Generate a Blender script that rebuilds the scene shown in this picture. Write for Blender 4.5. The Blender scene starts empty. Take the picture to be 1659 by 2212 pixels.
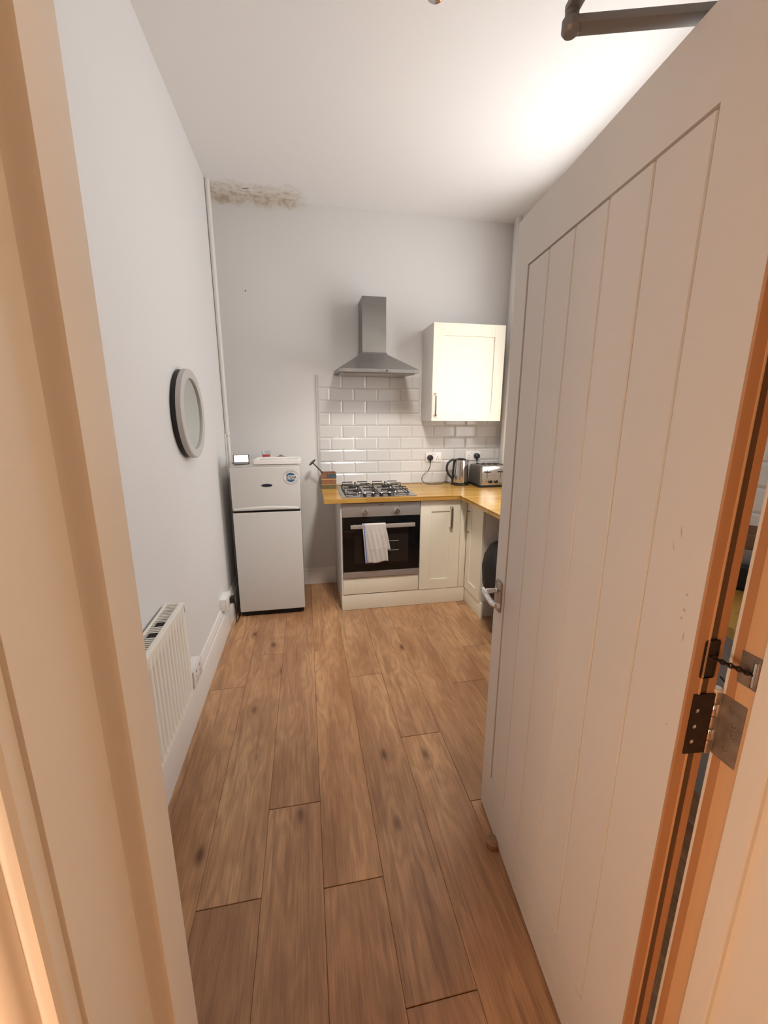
import bpy, bmesh, math, random
from mathutils import Vector, Matrix
R_ = math.radians
PI = math.pi
random.seed(7)
COL = bpy.context.scene.collection
SC = bpy.context.scene

# ------------------------------------------------------------------ camera
F_PX, YAW, PITCH, ROLL = 881.69, 0.18879, 0.22401, 0.0029
CAM = Vector((0.0, 0.0, 1.472))
cy, sy, cp, sp = math.cos(YAW), math.sin(YAW), math.cos(PITCH), math.sin(PITCH)
fw = Vector((sy*cp, cy*cp, -sp)); rt = Vector((cy, -sy, 0)); up = rt.cross(fw)
r2 = rt*math.cos(ROLL) + up*math.sin(ROLL); u2 = -rt*math.sin(ROLL) + up*math.cos(ROLL)
cam_d = bpy.data.cameras.new('camera'); cam = bpy.data.objects.new('camera', cam_d); COL.objects.link(cam)
m3 = Matrix((r2, u2, -fw)).transposed()
cam.matrix_world = Matrix.Translation(CAM) @ m3.to_4x4()
cam_d.sensor_fit = 'HORIZONTAL'; cam_d.sensor_width = 36.0; cam_d.lens = F_PX*36.0/1659.0
cam_d.clip_start = 0.02
SC.camera = cam

# ------------------------------------------------------------------ light and exposure
SC.view_settings.view_transform = 'Standard'; SC.view_settings.look = 'None'
SC.view_settings.gamma = 1.0; SC.view_settings.use_curve_mapping = False
SC.view_settings.exposure = 0.15
SKY = (1.0, 0.988, 0.978); SKY_STRENGTH = 8.3
SKY_RAMP = [(.46, .75), (.52, .68), (.70, .75), (1.0, .9)]   # (position from nadir to zenith, brightness)
SPOT_W, SPOT_COL = 165.0, (1.0, .92, .82)
HALL_COL = (1.0, 0.74, 0.50); HALL_W = 58.0
HALL2_COL = (1.0, 0.71, 0.49); HALL2_W = 115.0; HALL3_COL = (1.0, 0.40, 0.10); HALL3_W = 52.0
w = bpy.data.worlds.new('world'); SC.world = w; w.use_nodes = True
# overcast sky: brightest overhead, dimmer at the horizon, dull ground below it
wt_ = w.node_tree; bg = wt_.nodes['Background']; bg.inputs[1].default_value = SKY_STRENGTH
tc_ = wt_.nodes.new('ShaderNodeTexCoord'); sx_ = wt_.nodes.new('ShaderNodeSeparateXYZ'); rp_ = wt_.nodes.new('ShaderNodeValToRGB')
mr_ = wt_.nodes.new('ShaderNodeMapRange'); mr_.inputs['From Min'].default_value = -1; mr_.inputs['From Max'].default_value = 1
wt_.links.new(tc_.outputs['Generated'], sx_.inputs[0]); wt_.links.new(sx_.outputs[2], mr_.inputs[0]); wt_.links.new(mr_.outputs[0], rp_.inputs[0]); wt_.links.new(rp_.outputs[0], bg.inputs[0])
el_ = rp_.color_ramp.elements
while len(el_) < 4: el_.new(.5)
for e_, (p_, k_) in zip(el_, SKY_RAMP): e_.position = p_; e_.color = (SKY[0]*k_, SKY[1]*k_, SKY[2]*k_, 1)
# window opening in the right wall
WX = 1.78; WY0, WY1, WZ0, WZ1 = 1.70, 2.92, 1.11, 2.85
la = bpy.data.lights.new('window_portal', 'AREA'); la.shape = 'RECTANGLE'; la.size = WY1-WY0; la.size_y = WZ1-WZ0
la.cycles.is_portal = True
lo = bpy.data.objects.new('window_portal', la); COL.objects.link(lo)
lo.matrix_world = Matrix.Translation((WX+0.20, (WY0+WY1)/2, (WZ0+WZ1)/2)) @ Matrix(((0,0,1),(1,0,0),(0,1,0))).to_4x4()

# ------------------------------------------------------------------ materials
def lin(c):
    return tuple((x/12.92 if x <= .04045 else ((x+.055)/1.055)**2.4) for x in c)
class NT:
    def __init__(s, name):
        s.m = bpy.data.materials.new(name); s.m.use_nodes = True; s.t = s.m.node_tree
        s.b = s.t.nodes['Principled BSDF']; s.o = s.t.nodes['Material Output']
    def n(s, typ, **kw):
        nd = s.t.nodes.new(typ)
        for k, v in kw.items():
            if k.startswith('i_'): nd.inputs[int(k[2:]) if k[2:].isdigit() else k[2:]].default_value = v
            else: setattr(nd, k, v)
        return nd
    def l(s, a, b): s.t.links.new(a, b)
    def noise(s, vec, scale, detail=3, rough=.5, dist=0):
        n = s.n('ShaderNodeTexNoise'); n.inputs['Scale'].default_value = scale; n.inputs['Detail'].default_value = detail
        n.inputs['Roughness'].default_value = rough; n.inputs['Distortion'].default_value = dist
        if vec is not None: s.l(vec, n.inputs['Vector'])
        return n.outputs['Fac']
    def coord(s): return s.n('ShaderNodeTexCoord').outputs['Object']
    def mapping(s, vec, scale=(1,1,1), loc=(0,0,0), rot=(0,0,0)):
        m = s.n('ShaderNodeMapping'); m.inputs['Scale'].default_value = scale; m.inputs['Location'].default_value = loc
        m.inputs['Rotation'].default_value = rot; s.l(vec, m.inputs['Vector']); return m.outputs[0]
    def ramp(s, fac, stops):
        r = s.n('ShaderNodeValToRGB'); e = r.color_ramp.elements
        while len(e) < len(stops): e.new(.5)
        for el, (p, c) in zip(e, stops): el.position = p; el.color = (*c, 1) if len(c) == 3 else c
        s.l(fac, r.inputs[0]); return r.outputs[0]
    def math(s, op, a, b=0., clamp=False):
        m = s.n('ShaderNodeMath'); m.operation = op; m.use_clamp = clamp
        for i, x in enumerate((a, b)):
            if isinstance(x, (int, float)): m.inputs[i].default_value = x
            else: s.l(x, m.inputs[i])
        return m.outputs[0]
    def mix(s, fac, a, b, blend='MIX'):
        m = s.n('ShaderNodeMix'); m.data_type = 'RGBA'; m.blend_type = blend
        for x, i in ((fac, 0), (a, 6), (b, 7)):
            if isinstance(x, (int, float)): m.inputs[i].default_value = x
            elif isinstance(x, tuple): m.inputs[i].default_value = (*x, 1)
            else: s.l(x, m.inputs[i])
        return m.outputs[2]
    def bump(s, h, strength=.2, dist=.002):
        b = s.n('ShaderNodeBump'); b.inputs['Strength'].default_value = strength; b.inputs['Distance'].default_value = dist
        s.l(h, b.inputs['Height']); s.l(b.outputs[0], s.b.inputs['Normal'])
    def color(s, c):
        if isinstance(c, tuple): s.b.inputs['Base Color'].default_value = (*c, 1)
        else: s.l(c, s.b.inputs['Base Color'])
    def set(s, rough=.5, metal=0., **kw):
        s.b.inputs['Roughness'].default_value = rough; s.b.inputs['Metallic'].default_value = metal
        for k, v in kw.items(): s.b.inputs[k.replace('_', ' ')].default_value = v
def plain(name, c, rough=.5, metal=0., var=.03, scale=8., bump=0., **kw):
    t = NT(name); v = t.coord(); n = t.noise(v, scale, 4)
    t.color(t.mix(n, tuple(x*(1-var) for x in c), tuple(min(1, x*(1+var)) for x in c)))
    t.set(rough, metal, **kw)
    if bump: t.bump(t.noise(v, scale*30, 2), bump, .001)
    return t.m

M = {}
M['wall'] = plain('white_wall_paint', (.765, .755, .75), .65, var=.012, scale=2.5, bump=.12)
M['ceiling'] = None
M['hall_wall'] = plain('hall_paint', (.40, .31, .21), .7)
M['trim'] = plain('satin_white_trim', (.80, .765, .73), .38, var=.03, scale=6, bump=.05)
M['frame'] = plain('door_frame_paint', (.80, .76, .70), .42, var=.03, scale=5, bump=.05)
M['cream'] = plain('cream_cabinet', (.80, .755, .63), .42, var=.015, scale=3)
M['carcass'] = plain('white_carcass', (.72, .69, .66), .5, var=.015)
M['fridge'] = plain('white_fridge_enamel', (.62, .605, .59), .33, var=.01, scale=300, bump=.05)
M['white_plastic'] = plain('white_plastic', (.82, .80, .78), .3, var=.01)
M['black_plastic'] = plain('black_plastic', (.012, .012, .013), .35)
M['black_matt'] = plain('black_iron', (.01, .01, .01), .55)
M['dark'] = plain('dark_gap', (.015, .013, .012), .9)
M['bag'] = plain('black_bin_liner', (.006, .006, .007), .6, bump=.0)
M['chrome'] = plain('chrome', (.75, .74, .73), .12, 1.0, var=.01)
M['pewter'] = plain('brushed_handle', (.42, .38, .34), .32, 1.0, var=.04)
M['grey_mirror_frame'] = plain('grey_painted_ring', (.56, .54, .52), .5, var=.02)
M['radiator'] = plain('cream_radiator_enamel', (.92, .89, .81), .35, var=.01)
M['grout'] = plain('pale_grout', (.62, .60, .57), .85, var=.05, scale=60)
M['closer'] = plain('grey_closer_paint', (.21, .195, .185), .5, .4, var=.05)
M['brass_old'] = plain('aged_steel', (.36, .30, .25), .42, .75, var=.6, scale=45, bump=.1)
M['dark_steel'] = plain('blackened_steel', (.05, .035, .028), .5, .7, var=.5, scale=70, bump=.2)
M['screen'] = None
M['red'] = None

def make_tile():
    t = NT('white_metro_glaze'); v = t.coord()
    oi = t.n('ShaderNodeObjectInfo').outputs['Random']
    t.color(t.mix(oi, (.62, .61, .605), (.68, .67, .66))); t.set(.14)
    t.bump(t.noise(v, 14, 2), .25, .004); return t.m
M['tile'] = make_tile()

def make_steel():
    t = NT('brushed_stainless'); v = t.coord()
    n = t.noise(t.mapping(v, (3, 3, 260)), 2, 3)
    n2 = t.noise(v, 5, 4, .6)
    t.color(t.mix(n2, (.20, .19, .18), (.28, .27, .255))); t.set(.38, .72)
    t.l(t.ramp(n2, [(.3, (.28,)*3), (.7, (.5,)*3)]), t.b.inputs['Roughness'])
    t.bump(n, .05, .001); return t.m
M['steel'] = make_steel()

def make_oak():
    t = NT('oak_laminate'); v = t.coord()
    rnd = t.n('ShaderNodeObjectInfo').outputs['Random']
    off = t.n('ShaderNodeCombineXYZ'); t.l(t.math('MULTIPLY', rnd, 37.), off.inputs[0]); t.l(t.math('MULTIPLY', rnd, 91.), off.inputs[1]); t.l(t.math('MULTIPLY', rnd, 13.), off.inputs[2])
    va = t.n('ShaderNodeVectorMath'); va.operation = 'ADD'; t.l(v, va.inputs[0]); t.l(off.outputs[0], va.inputs[1]); p = va.outputs[0]
    # knots
    vk = t.n('ShaderNodeTexVoronoi'); vk.feature = 'F1'; vk.inputs['Scale'].default_value = 1.0
    t.l(t.mapping(p, (6.6, 3.1, 1)), vk.inputs['Vector']); kd = vk.outputs['Distance']
    knot = t.ramp(kd, [(.0, (1,)*3), (.045, (.85,)*3), (.14, (.0,)*3)])
    halo = t.ramp(kd, [(.0, (1,)*3), (.5, (0,)*3)])
    # cathedral grain: rings stretched along y and swirled near the knots
    w1 = t.noise(t.mapping(p, (4, .8, 1)), 1.6, 3, .55)
    sx = t.n('ShaderNodeSeparateXYZ'); t.l(p, sx.inputs[0])
    ring = t.math('ADD', t.math('MULTIPLY', sx.outputs[0], 15.), t.math('ADD', t.math('MULTIPLY', w1, 26.), t.math('MULTIPLY', halo, 3.5)))
    band = t.math('ADD', t.math('MULTIPLY', t.math('SINE', t.math('MULTIPLY', ring, 2.2)), .5), .5)
    fine = t.noise(t.mapping(p, (210, 6, 1)), 1.0, 5, .7)
    streak = t.noise(t.mapping(p, (38, 1.5, 1)), 1.0, 3, .6, .4)
    pores = t.noise(t.mapping(p, (420, 16, 1)), 1.0, 2, .6)
    big = t.noise(t.mapping(p, (5, .9, 1)), 1.3, 3, .5)
    c = t.mix(t.ramp(big, [(.32, (0,)*3), (.70, (1,)*3)]), (.34, .17, .083), (.60, .355, .188))
    c = t.mix(t.math('MULTIPLY', band, .38), c, (.235, .118, .06))
    c = t.mix(t.ramp(fine, [(.42, (0,)*3), (.74, (.55,)*3)]), c, (.20, .10, .05))
    c = t.mix(t.ramp(pores, [(.58, (0,)*3), (.75, (.4,)*3)]), c, (.13, .065, .035))
    c = t.mix(t.ramp(streak, [(.57, (0,)*3), (.66, (.42,)*3)]), c, (.19, .088, .048))
    c = t.mix(t.ramp(fine, [(.26, (.5,)*3), (.42, (0,)*3)]), c, (.62, .41, .26))
    c = t.mix(t.ramp(halo, [(.45, (0,)*3), (1, (.35,)*3)]), c, (.19, .085, .05))
    c = t.mix(t.math('MULTIPLY', knot, .8), c, (.075, .03, .016))
    c = t.mix(rnd, c, t.mix(1., c, (1.16, 1.14, 1.10), 'MULTIPLY'))
    t.color(c); t.set(.36); t.l(t.ramp(fine, [(.3, (.26,)*3), (.8, (.42,)*3)]), t.b.inputs['Roughness'])
    t.bump(fine, .12, .0008); return t.m
M['oak'] = make_oak()

def make_pine(name, a, b, sc=(50, 50, 2)):
    t = NT(name); v = t.coord(); n = t.noise(t.mapping(v, sc), 1., 4, .6); n2 = t.noise(t.mapping(v, (8, 8, 1.2)), 1.5, 3)
    vk = t.n('ShaderNodeTexVoronoi'); vk.inputs['Scale'].default_value = 1.; t.l(t.mapping(v, (16, 16, 5)), vk.inputs['Vector'])
    k = t.ramp(vk.outputs['Distance'], [(0, (.8,)*3), (.16, (0,)*3)])
    c = t.mix(t.math('ADD', t.math('MULTIPLY', n, .6), t.math('MULTIPLY', n2, .5)), a, b)
    t.color(t.mix(k, c, tuple(x*.4 for x in a))); t.set(.5); t.bump(n, .1, .001); return t.m
M['pine'] = make_pine('raw_pine', (.60, .36, .18), (.78, .52, .31))
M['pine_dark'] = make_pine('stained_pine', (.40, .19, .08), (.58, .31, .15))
M['pine_groove'] = make_pine('dark_recess_pine', (.07, .035, .018), (.16, .085, .045))  # shade of the edge recess put into the colour, groove is too shallow

def make_worktop():
    t = NT('oak_block_worktop'); v = t.coord()
    br = t.n('ShaderNodeTexBrick'); br.offset = .37; t.l(v, br.inputs['Vector'])
    br.inputs['Scale'].default_value = 1.; br.inputs['Brick Width'].default_value = .42; br.inputs['Row Height'].default_value = .042
    br.inputs['Mortar Size'].default_value = .0006; br.inputs['Color1'].default_value = (0, 0, 0, 1); br.inputs['Color2'].default_value = (1, 1, 1, 1)
    br.inputs['Mortar'].default_value = (.2, .2, .2, 1); br.inputs['Bias'].default_value = 0
    n = t.noise(t.mapping(v, (5, 130, 130)), 1., 4, .6)
    c = t.mix(br.outputs['Color'], (.40, .21, .042), (.56, .345, .080))
    c = t.mix(t.ramp(n, [(.42, (0,)*3), (.7, (.6,)*3)]), c, (.34, .155, .04))
    t.color(c); t.set(.26); t.bump(n, .05, .0006); return t.m
M['worktop'] = make_worktop()

def make_damp(name, base, mode):
    """painted plaster with a real damp patch along the back-left ceiling line (a stain with a shape of its own)"""
    t = NT(name); v = t.coord(); s = t.n('ShaderNodeSeparateXYZ'); t.l(v, s.inputs[0])
    x, y, z = s.outputs
    n1 = t.noise(v, 7, 5, .65); n2 = t.noise(v, 16, 5, .7); n3 = t.noise(v, 2.5, 3, .6)
    # along: fades out at right end (x > 0.05)
    ax = t.ramp(t.math('ADD', t.math('MULTIPLY', x, 1.), .65), [(0, (1,)*3), (.62, (1,)*3), (.74, (0,)*3)])
    if mode == 'ceiling':
        dist = t.math('SUBTRACT', 3.58, y); wdt = .22
    else:
        dist = t.math('SUBTRACT', 3.06, z); wdt = .07
    dn = t.math('ADD', t.math('DIVIDE', dist, wdt), t.math('MULTIPLY', t.math('SUBTRACT', n1, .5), 1.6))
    m = t.math('MULTIPLY', t.ramp(dn, [(.0, (1,)*3), (.35, (.8,)*3), (1.0, (0,)*3)]), ax)
    blot = t.math('MULTIPLY', t.ramp(n2, [(.47, (0,)*3), (.60, (1,)*3)]), m)
    c = t.mix(t.math('MULTIPLY', m, .55), base, (.68, .58, .43))
    c = t.mix(t.math('MULTIPLY', blot, .62), c, (.36, .26, .16))
    if mode == 'ceiling':
        # small torn flake of paint
        fx = t.math('DIVIDE', t.math('ADD', x, .346), .028); fy = t.math('DIVIDE', t.math('SUBTRACT', t.math('SUBTRACT', y, 3.45), t.math('MULTIPLY', fx, -.006)), .007)
        d = t.math('ADD', t.math('MULTIPLY', fx, fx), t.math('MULTIPLY', fy, fy))
        c = t.mix(t.ramp(d, [(.7, (.85,)*3), (1., (0,)*3)]), c, (.10, .07, .05))
    else:
        fx = t.math('DIVIDE', t.math('ADD', x, .407), .006); fy = t.math('DIVIDE', t.math('SUBTRACT', z, 2.431), .006)
        d = t.math('ADD', t.math('MULTIPLY', fx, fx), t.math('MULTIPLY', fy, fy))
        c = t.mix(t.ramp(d, [(.7, (.9,)*3), (1., (0,)*3)]), c, (.05, .04, .04))
    t.color(c); t.set(.7)
    t.bump(t.math('ADD', t.math('MULTIPLY', blot, 1.5), t.math('MULTIPLY', t.noise(v, 80, 2), .12)), .35, .004)
    return t.m
M['ceiling'] = make_damp('ceiling_paint_with_damp_patch', (.86, .845, .835), 'ceiling')
M['wall_back'] = make_damp('pale_grey_wall_paint', (.73, .72, .71), 'wall')

def make_door_paint():
    t = NT('scuffed_door_paint'); v = t.coord(); s = t.n('ShaderNodeSeparateXYZ'); t.l(v, s.inputs[0]); x, y, z = s.outputs
    c = t.mix(t.noise(v, 3, 3), (.68, .645, .605), (.72, .68, .635))
    for (a, b, w_, h_, k) in [(.722, 1.305, .0022, .012, 1.5), (.712, 1.28, .0015, .010, 2.), (.751, 1.216, .003, .0035, 0), (.751, 1.191, .0035, .0045, 1.),
                              (.748, 1.177, .002, .004, 0), (.757, 1.15, .002, .012, 0), (.756, .994, .002, .003, 0), (.778, 1.611, .003, .006, 0), (.303, .905, .002, .003, 0)]:
        dz = t.math('SUBTRACT', z, b); dx = t.math('SUBTRACT', t.math('SUBTRACT', x, a), t.math('MULTIPLY', dz, -k*.15))
        fx = t.math('DIVIDE', dx, w_); fy = t.math('DIVIDE', dz, h_)
        d = t.math('ADD', t.math('MULTIPLY', fx, fx), t.math('MULTIPLY', fy, fy))
        c = t.mix(t.ramp(t.math('ADD', d, t.math('MULTIPLY', t.noise(v, 400, 2), .6)), [(.3, (.6,)*3), (1., (0,)*3)]), c, (.24, .17, .13))
    # patchy darkening towards the foot of the door
    g = t.math('MULTIPLY', t.ramp(z, [(.05, (.5,)*3), (.30, (0,)*3)]), t.noise(t.mapping(v, (5, 5, 9)), 1.2, 4))
    c = t.mix(g, c, (.36, .31, .27))
    t.color(c); t.set(.45); t.bump(t.noise(v, 60, 3), .08, .001); return t.m
M['door'] = make_door_paint()

def make_towel():
    t = NT('white_towel_blue_stripe'); v = t.coord(); s = t.n('ShaderNodeSeparateXYZ'); t.l(v, s.inputs[0]); x, y, z = s.outputs
    uv = t.n('ShaderNodeUVMap'); uv.uv_map = 'UVMap'; su = t.n('ShaderNodeSeparateXYZ'); t.l(uv.outputs[0], su.inputs[0]); u = su.outputs[0]
    st = t.ramp(u, [(.0, (0,)*3), (.035, (0,)*3), (.04, (1,)*3), (.085, (1,)*3), (.09, (0,)*3), (.105, (0,)*3), (.11, (.45,)*3), (.125, (.45,)*3), (.13, (0,)*3)])
    for e in t.t.nodes:
        if e.type == 'VALTORGB': pass
    c = t.mix(t.noise(v, 90, 3), (.48, .44, .41), (.58, .54, .51)); c = t.mix(st, c, (.13, .17, .42))
    t.color(c); t.set(.95); t.bump(t.noise(v, 500, 2), .3, .001); return t.m
M['towel'] = make_towel()
def glassy(name, tint=(1, 1, 1), fac=.08, rough=.02):
    t = NT(name); tr = t.n('ShaderNodeBsdfTransparent'); tr.inputs[0].default_value = (*tint, 1)
    gl = t.n('ShaderNodeBsdfGlossy'); gl.inputs['Roughness'].default_value = rough
    mx = t.n('ShaderNodeMixShader'); mx.inputs[0].default_value = .07
    t.l(tr.outputs[0], mx.inputs[1]); t.l(gl.outputs[0], mx.inputs[2]); t.l(mx.outputs[0], t.o.inputs[0]); return t.m
M['glass'] = glassy('clear_glass', (.94, .96, .96))
M['window_glass'] = glassy('window_glass')
M['juice'] = plain('red_drink', (.72, .05, .06), .3)
M['mirror'] = plain('mirror_silver', (.70, .74, .70), .03, 1., var=.0)
M['oven_glass'] = plain('black_oven_glass', (.004, .004, .005), .06, 0., Specular_IOR_Level=.35)
M['oven_inner'] = plain('dark_oven_window', (.02, .015, .013), .1, Specular_IOR_Level=.3)
M['fascia'] = plain('brushed_fascia', (.38, .355, .335), .4, .5, var=.03, scale=3)
M['satin'] = plain('satin_bar', (.50, .45, .41), .42, .55, var=.03)
M['polished'] = plain('polished_steel', (.62, .58, .54), .13, 1., var=.03)
M['hob_steel'] = plain('hob_steel', (.46, .44, .43), .22, 1., var=.06)
M['badge'] = plain('navy_badge', (.012, .016, .035), .3)
M['blue'] = plain('label_blue', (.035, .11, .21), .4)
M['ink'] = plain('label_ink', (.05, .06, .09), .5)
M['label'] = plain('label_white', (.72, .71, .70), .4)
M['grey_cloth'] = plain('grey_fabric_base', (.22, .21, .21), .8)
M['box_brown'] = make_pine('brown_band', (.17, .065, .03), (.30, .13, .065), (3, 3, 60))
M['box_teal'] = plain('slate_band', (.055, .085, .10), .5, var=.3, scale=30)
M['box_gold'] = plain('gold_line', (.55, .36, .18), .4, .3, var=.2, scale=40)
M['box_green'] = plain('mossy_band', (.13, .105, .05), .5, var=.4, scale=40)
M['washer'] = plain('grey_boxing', (.34, .34, .34), .6)
M['wood_bowl'] = make_pine('brown_bowl', (.20, .10, .055), (.32, .18, .10))
M['brown'] = plain('brown_lump', (.25, .17, .13), .7, var=.3, scale=60)
M['adapter'] = plain('white_panel', (.78, .76, .74), .5)
t_ = NT('lit_screen'); t_.color((.9, .9, .9)); t_.set(.2); t_.b.inputs['Emission Color'].default_value = (1, .99, .97, 1); t_.b.inputs['Emission Strength'].default_value = .75; M['screen'] = t_.m
t_ = NT('lamp_glow'); t_.b.inputs['Emission Color'].default_value = (*HALL_COL, 1); t_.b.inputs['Emission Strength'].default_value = 12.; M['glow'] = t_.m
t_ = NT('bulb_glow'); t_.b.inputs['Emission Color'].default_value = (1, .93, .85, 1); t_.b.inputs['Emission Strength'].default_value = 10.; M['spot_glow'] = t_.m

# ------------------------------------------------------------------ helpers
def finish(bm, ang=32):
    bmesh.ops.recalc_face_normals(bm, faces=bm.faces)
    a = R_(ang)
    for e in bm.edges:
        if len(e.link_faces) == 2: e.smooth = e.calc_face_angle(0) < a
        else: e.smooth = False
    for f in bm.faces: f.smooth = True
def obj(name, bm, m, parent=None, local=False, keep=False):
    """link a bmesh given in world coordinates (local=True: in the parent's own frame)"""
    if not keep: finish(bm)
    if parent is not None and not local:
        off = Vector((0, 0, 0)); p = parent
        while p is not None: off += p.location; p = p.parent
        bmesh.ops.translate(bm, vec=-off, verts=bm.verts)
    me = bpy.data.meshes.new(name); bm.to_mesh(me); bm.free()
    me.materials.append(M[m] if isinstance(m, str) else m)
    o = bpy.data.objects.new(name, me); COL.objects.link(o)
    if parent is not None: o.parent = parent
    return o
def tag(o, label, cat=None, group=None, kind=None):
    o['label'] = label
    if cat: o['category'] = cat
    if group: o['group'] = group
    if kind: o['kind'] = kind
    return o
def thing(name, label, cat, loc=(0, 0, 0), rz=0., group=None, kind=None):
    o = bpy.data.objects.new(name, None); COL.objects.link(o); o.location = loc; o.rotation_euler = (0, 0, rz)
    o.empty_display_size = .05
    return tag(o, label, cat, group, kind)
def box(x0, x1, y0, y1, z0, z1, bev=0., bm=None, seg=2):
    b = bmesh.new()
    bmesh.ops.create_cube(b, size=1.)
    for v in b.verts: v.co = Vector((x0+(v.co.x+.5)*(x1-x0), y0+(v.co.y+.5)*(y1-y0), z0+(v.co.z+.5)*(z1-z0)))
    if bev > 0: bmesh.ops.bevel(b, geom=list(b.edges), offset=bev, segments=seg, affect='EDGES', profile=.6)
    return merge(bm, b)
def merge(bm, b):
    if bm is None: return b
    me = bpy.data.meshes.new('tmp'); b.to_mesh(me); b.free(); bm.from_mesh(me); bpy.data.meshes.remove(me); return bm
def xform(b, mat): bmesh.ops.transform(b, matrix=mat, verts=b.verts); return b
def tube(pts, r, bm=None, n=10, cap=True, closed=False):
    b = bmesh.new(); pts = [Vector(p) for p in pts]; rings = []; N = len(pts); prev = None
    for i, p in enumerate(pts):
        if closed: t = pts[(i+1) % N]-pts[i-1]
        else: t = (pts[min(i+1, N-1)]-pts[max(i-1, 0)])
        t.normalize()
        if prev is None: a = t.orthogonal().normalized()
        else: a = (prev - t*prev.dot(t)).normalized()
        prev = a; bb = t.cross(a); rr = r[i] if isinstance(r, (list, tuple)) else r
        rings.append([b.verts.new(p+(a*math.cos(2*PI*k/n)+bb*math.sin(2*PI*k/n))*rr) for k in range(n)])
    for i in range(N if closed else N-1):
        A, B = rings[i], rings[(i+1) % N]
        for k in range(n): b.faces.new((A[k], A[(k+1) % n], B[(k+1) % n], B[k]))
    if cap and not closed: b.faces.new(rings[0][::-1]); b.faces.new(rings[-1])
    return merge(bm, b)
def smooth_pts(pts, k=6):
    P = [Vector(p) for p in pts]; out = []
    for i in range(len(P)-1):
        p0, p1, p2, p3 = P[max(i-1, 0)], P[i], P[i+1], P[min(i+2, len(P)-1)]
        for j in range(k):
            t = j/k; out.append(.5*((2*p1)+(-p0+p2)*t+(2*p0-5*p1+4*p2-p3)*t*t+(-p0+3*p1-3*p2+p3)*t**3))
    out.append(P[-1]); return out
def lathe(prof, c=(0, 0, 0), n=32, bm=None, axis='Z', sx=1., sy_=1.):
    b = bmesh.new(); rings = []
    for (r, z) in prof:
        if r < 1e-6: rings.append([b.verts.new((0, 0, z))])
        else: rings.append([b.verts.new((r*math.cos(2*PI*k/n)*sx, r*math.sin(2*PI*k/n)*sy_, z)) for k in range(n)])
    for A, B in zip(rings, rings[1:]):
        if len(A) == 1 and len(B) == 1: continue
        for k in range(n):
            if len(A) == 1: b.faces.new((A[0], B[k], B[(k+1) % n]))
            elif len(B) == 1: b.faces.new((A[k], A[(k+1) % n], B[0]))
            else: b.faces.new((A[k], A[(k+1) % n], B[(k+1) % n], B[k]))
    if axis == 'X': xform(b, Matrix.Rotation(PI/2, 4, 'Y'))
    elif axis == '-Y': xform(b, Matrix.Rotation(PI/2, 4, 'X'))
    elif axis == 'Y': xform(b, Matrix.Rotation(-PI/2, 4, 'X'))
    bmesh.ops.translate(b, vec=Vector(c), verts=b.verts)
    return merge(bm, b)
def prism(poly, axis, a0, a1, bm=None):
    """extrude a 2D polygon: axis 'Z' -> (x,y), 'Y' -> (x,z), 'X' -> (y,z)"""
    b = bmesh.new()
    def P(u, v, a): return {'Z': (u, v, a), 'Y': (u, a, v), 'X': (a, u, v)}[axis]
    A = [b.verts.new(P(u, v, a0)) for u, v in poly]; B = [b.verts.new(P(u, v, a1)) for u, v in poly]
    n = len(poly)
    for i in range(n): b.faces.new((A[i], A[(i+1) % n], B[(i+1) % n], B[i]))
    b.faces.new(A[::-1]); b.faces.new(B)
    return merge(bm, b)
def text_mesh(s, size, bold=0.):
    cu = bpy.data.curves.new('t', 'FONT'); cu.body = s; cu.size = size; cu.align_x = 'CENTER'; cu.align_y = 'CENTER'; cu.offset = bold; cu.resolution_u = 3
    cu.extrude = .0002
    o = bpy.data.objects.new('t', cu); me = bpy.data.meshes.new_from_object(o)
    b = bmesh.new(); b.from_mesh(me); bpy.data.objects.remove(o); bpy.data.meshes.remove(me); bpy.data.curves.remove(cu); return b
XZ = Matrix(((1, 0, 0, 0), (0, 0, -1, 0), (0, 1, 0, 0), (0, 0, 0, 1)))   # text plane xy -> facing -Y

# ================================================================== THE SETTING
XL, XR, YB, ZC = -.605, 1.78, 3.58, 3.06
YF = .437            # kitchen side of the front wall
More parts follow.
